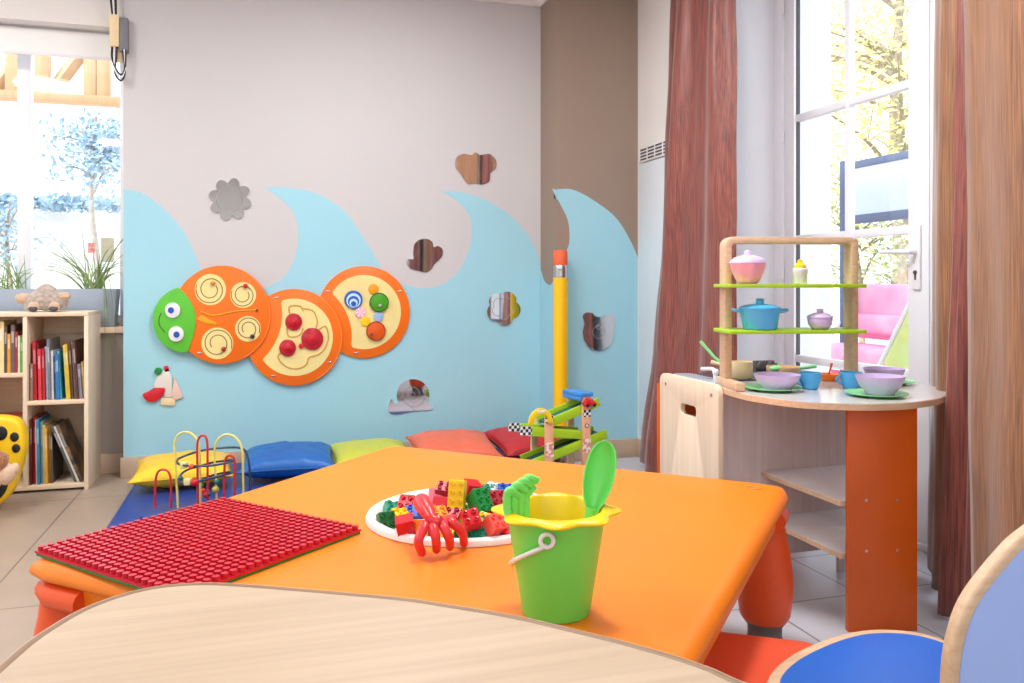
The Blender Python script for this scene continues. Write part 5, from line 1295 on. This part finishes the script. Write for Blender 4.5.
# ================================================================== outside
M_PAVE = mat('pale paving', (216, 212, 206), .8, var=.06, scale=4)
bm = BM(); quad(bm, (2.55, -6, -.04), (30, -6, -.04), (30, 30, -.04), (2.55, 30, -.04)); quad(bm, (-30, 4.8, -.04), (2.55, 4.8, -.04), (2.55, 30, -.04), (-30, 30, -.04))
struct(obj('ground', bm, M_PAVE, smooth=False))
M_BARK = mat('bark', (160, 148, 134), .9, var=.2, scale=20)
def leaf_mat(name, a, b):
    m = mat(name, a, .6, rgb2=b, scale=5, contrast=(.35, .65)); return m
def tree(label, loc, h, rad, n, lm, size, seed, group=None, low=.3):
    rnd = random.Random(seed)
    t = thing('tree', label, 'tree', loc, 0, group)
    bm = BM(); tube(bm, cat_rom([(0, 0, 0), (.05, .03, h*.3), (-.04, .05, h*.6), (.02, 0, h*.92)], 5), [.05*h/3*(1-.045*k) for k in range(16)], 9)
    tips = []
    for k in range(16):
        z = h*rnd.uniform(low, .85); a = rnd.uniform(0, 2*PI); L = rad*rnd.uniform(.6, 1.05)*(1-.35*abs(z/h-.55))
        e = Vector((L*math.cos(a), L*math.sin(a), z+L*rnd.uniform(.1, .6)))
        P = cat_rom([(0, 0, z), (e.x*.4, e.y*.4, z+(e.z-z)*.55+.05), e], 5)
        tube(bm, P, [.018*h/3*(1-.08*i) for i in range(len(P))], 6); tips += [P[4], P[6], P[8], P[10]]
        for q in range(2):
            f = P[6]+Vector((rnd.uniform(-.5, .5), rnd.uniform(-.5, .5), rnd.uniform(-.2, .5)))*rad*.6
            tube(bm, [P[5], (P[5]+f)/2+Vector((0, 0, .03)), f], [.008, .006, .004], 5); tips.append(f)
    obj('trunk', bm, M_BARK, t)
    bm = BM(); v = []; f = []
    for k in range(n):
        c = rnd.choice(tips)+Vector((rnd.gauss(0, 1), rnd.gauss(0, 1), rnd.gauss(0, 1)))*rad*.2
        d1 = Vector((rnd.gauss(0, 1), rnd.gauss(0, 1), rnd.gauss(0, 1))).normalized(); d2 = d1.orthogonal().normalized()
        s = size*rnd.uniform(.6, 1.3); i = len(v)
        v += [c-d1*s, c+d2*s*.45, c+d1*s, c-d2*s*.45]; f.append((i, i+1, i+2, i+3))
    add(bm, v, f); o = obj('foliage', bm, lm, t, smooth=False)
    return t
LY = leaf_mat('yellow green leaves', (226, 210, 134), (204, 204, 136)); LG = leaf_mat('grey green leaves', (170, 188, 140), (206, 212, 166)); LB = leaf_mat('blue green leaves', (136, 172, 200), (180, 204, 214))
for i, (x, y, h, r, n, m, s, lab) in enumerate([(6.6, 7.2, 5.2, 1.9, 6000, LY, .048, 'yellowing tree nearest behind the white board outside the French door'), (8.6, 7.4, 6.4, 2.3, 5600, LY, .06, 'tall yellow green tree farther behind the white board'), (6.0, 5.2, 2.3, 1.1, 4200, LG, .04, 'low grey green bushy tree behind the pink garden bench'), (7.4, 8.8, 2.6, 1.5, 4200, LG, .045, 'grey green bushy tree left of the low one behind the seat'), (9.5, 10.5, 6, 2.4, 4600, LY, .07, 'farthest yellow green tree seen through the upper door panes'), (8.4, 5.6, 3.2, 1.6, 4200, LG, .05, 'spreading green tree at the right behind the door handle')]):
    tree(lab, (x, y, -.04), h, r, n, m, s, 20+i, 'trees beyond the French door', .18)
# white board on dark posts
bx = 4.0
def xp(px, py): return on_X(px, py, bx)
t = thing('outdoor_board', 'white board with dark blue frame on posts outside the French door', 'board', (bx, 4.2, -.04))
ya, yb = xp(853, 200).y, 3.1
z0, z1 = 1.375, 1.815
bm = BM(); box(bm, bx-.012, bx+.012, yb, ya, z0+.05, z1-.05); obj('white_panel', bm, mat('white board paint', (200, 210, 228), .5, var=.02), t, world=True)
bm = BM(); box(bm, bx-.02, bx+.02, yb-.04, ya+.04, z1-.05, z1); box(bm, bx-.02, bx+.02, yb-.04, ya+.04, z0, z0+.06); box(bm, bx-.02, bx+.02, ya, ya+.04, z0+.06, z1-.05); box(bm, bx-.02, bx+.02, yb-.04, yb, z0+.06, z1-.05)
obj('frame', bm, mat('slate blue paint', (84, 98, 128), .5, var=.06), t, world=True, bevel=.003)
for yy in (ya+.075, yb-.075):
    bm = BM(); box(bm, bx-.03, bx+.03, yy-.03, yy+.03, -.04, z1+.02); obj('post', bm, mat('slate blue paint', (84, 98, 128), .5), t, world=True, bevel=.004)
# pink garden seat
gx = 3.75
t = thing('garden_bench', 'pink cushioned garden bench with white frame outside the French door', 'garden bench', (gx, 4.4, -.04))
def gb(name, x0, x1, y0, y1, z0, z1, m, bv=.02):
    bm = BM(); box(bm, x0, x1, y0, y1, z0, z1); return obj(name, bm, m, t, world=True, bevel=bv, bseg=3)
M_PK = mat('pink outdoor fabric', (244, 150, 190), .7, rgb2=(250, 190, 214), scale=4, bump=.2, bscale=6); M_MG = mat('magenta outdoor fabric', (236, 92, 150), .7, var=.08, scale=4)
y0, y1 = 3.3, 4.95
gb('backrest_cushion', gx+.32, gx+.46, y0, y1, .56, .95, M_PK, .05); gb('backrest_roll', gx+.26, gx+.36, y0, y1, .60, .74, M_PK, .04)
gb('seat_cushion', gx, gx+.36, y0, y1, .40, .53, M_PK, .04); gb('front_valance', gx-.006, gx+.01, y0, y1, .0, .36, M_MG, .006)
bm = BM()
tube(bm, [(gx-.02, y0, .385), (gx-.02, y1, .385)], .016, 10)
for yy in (y0, y1): tube(bm, [(gx-.02, yy, -.04), (gx-.02, yy, .39), (gx+.5, yy, .99)], .016, 10)
obj('frame', bm, M_WHITE, t, world=True)
# folded lime lounger leaning before it, with a blue ball
q0 = at_d(884, 372, 4.6); q1 = at_d(914, 312, 4.3)
t = thing('sun_lounger', 'pale lime folded lounger leaning in front of the pink garden bench', 'lounger', (q0.x, q0.y, -.04))
M = frame_m((q0.x, q0.y, q0.z-.15), q1-q0, (-.75, -.6, .2)); Lg = (q1-q0).length+.35
bm = BM(); box(bm, .22, Lg, -.085, .085, -.02, .02, 0, M); obj('lime_pad', bm, mat('pale lime fabric', (222, 240, 150), .7, var=.06), t, world=True, bevel=.015)
bm = BM()
for s in (-1, 1): tube(bm, [M @ Vector((-.3, s*.1, 0)), M @ Vector((Lg+.05, s*.1, 0))], .012, 8)
tube(bm, [M @ Vector((Lg+.05, -.1, 0)), M @ Vector((Lg+.05, .1, 0))], .012, 8); obj('frame', bm, M_WHITE, t, world=True)
q = at_d(908, 372, 4.1); bm = BM(); ball(bm, (0, 0, 0), .15, 28)
tag(obj('garden_ball', bm, mat('blue ball', (90, 150, 210), .4, rgb2=(200, 220, 240), scale=3, contrast=(.48, .52)), loc=(q.x, q.y, .11)), 'blue ball on the ground beside the pale lime lounger', 'ball')
# timber roof frame, tree and hedge beyond the left window
M_TIMBER = wood('pale timber', (192, 152, 110), (208, 172, 130), 'z', .6)
ty = 8.0
t = thing('timber_frame', 'pale timber roof frame seen through the top of the left window', 'timber frame', (-4.5, ty, -.04))
def zt(py): return .95+(284-py)/815*7.16
bm = BM(); box(bm, -9, -.6, ty-.08, ty+.08, zt(103), zt(95)); obj('tie_beam', bm, M_TIMBER, t, world=True, bevel=.006)
for px in (-60, 14, 43, 91, 104):
    x = on_Y(px, 70, ty).x; w = .05 if px > 80 else .055; bm = BM(); box(bm, x-w, x+w, ty-.06, ty+.06, zt(95), zt(20)); obj('post', bm, M_TIMBER, t, world=True, bevel=.004)
for (pa_, pb2) in (((50, 95), (78, 58)), ((20, 58), (-10, 95))):
    A, B = on_Y(pa_[0], pa_[1], ty), on_Y(pb2[0], pb2[1], ty); B = A+(B-A)*1.5
    bm = BM(); tube(bm, [A, B], .06, 4); obj('brace', bm, M_TIMBER, t, world=True)
for x in (-8.9, -.68):
    bm = BM(); box(bm, x-.08, x+.08, ty-.08, ty+.08, -.04, zt(103)); obj('corner_post', bm, M_TIMBER, t, world=True, bevel=.006)
q = on_Y(94, 200, 11.0)
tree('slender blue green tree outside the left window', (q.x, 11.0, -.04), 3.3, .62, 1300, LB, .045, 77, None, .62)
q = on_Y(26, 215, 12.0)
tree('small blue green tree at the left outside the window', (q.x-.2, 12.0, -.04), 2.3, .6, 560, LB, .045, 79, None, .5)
bm = BM(); v = []; f = []; rnd = random.Random(5)
for k in range(1300):
    c = Vector((rnd.uniform(-6, -1.2), 12.45+rnd.uniform(-.15, .15), 1.98+rnd.uniform(0, .16)+.1*noise.noise(Vector((k*.01, 1, 1))))); d1 = Vector((rnd.gauss(0, 1), rnd.gauss(0, 1), rnd.gauss(0, 1))).normalized(); d2 = d1.orthogonal(); i = len(v)
    v += [c-d1*.06, c+d2*.03, c+d1*.06, c-d2*.03]; f.append((i, i+1, i+2, i+3))
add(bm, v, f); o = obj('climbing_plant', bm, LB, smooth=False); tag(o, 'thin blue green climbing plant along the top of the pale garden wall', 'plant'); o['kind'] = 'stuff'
bm = BM(); box(bm, -14, .2, 12.7, 12.9, -.04, 2.05); struct(obj('wall_garden', bm, M_WHITE_WALL))
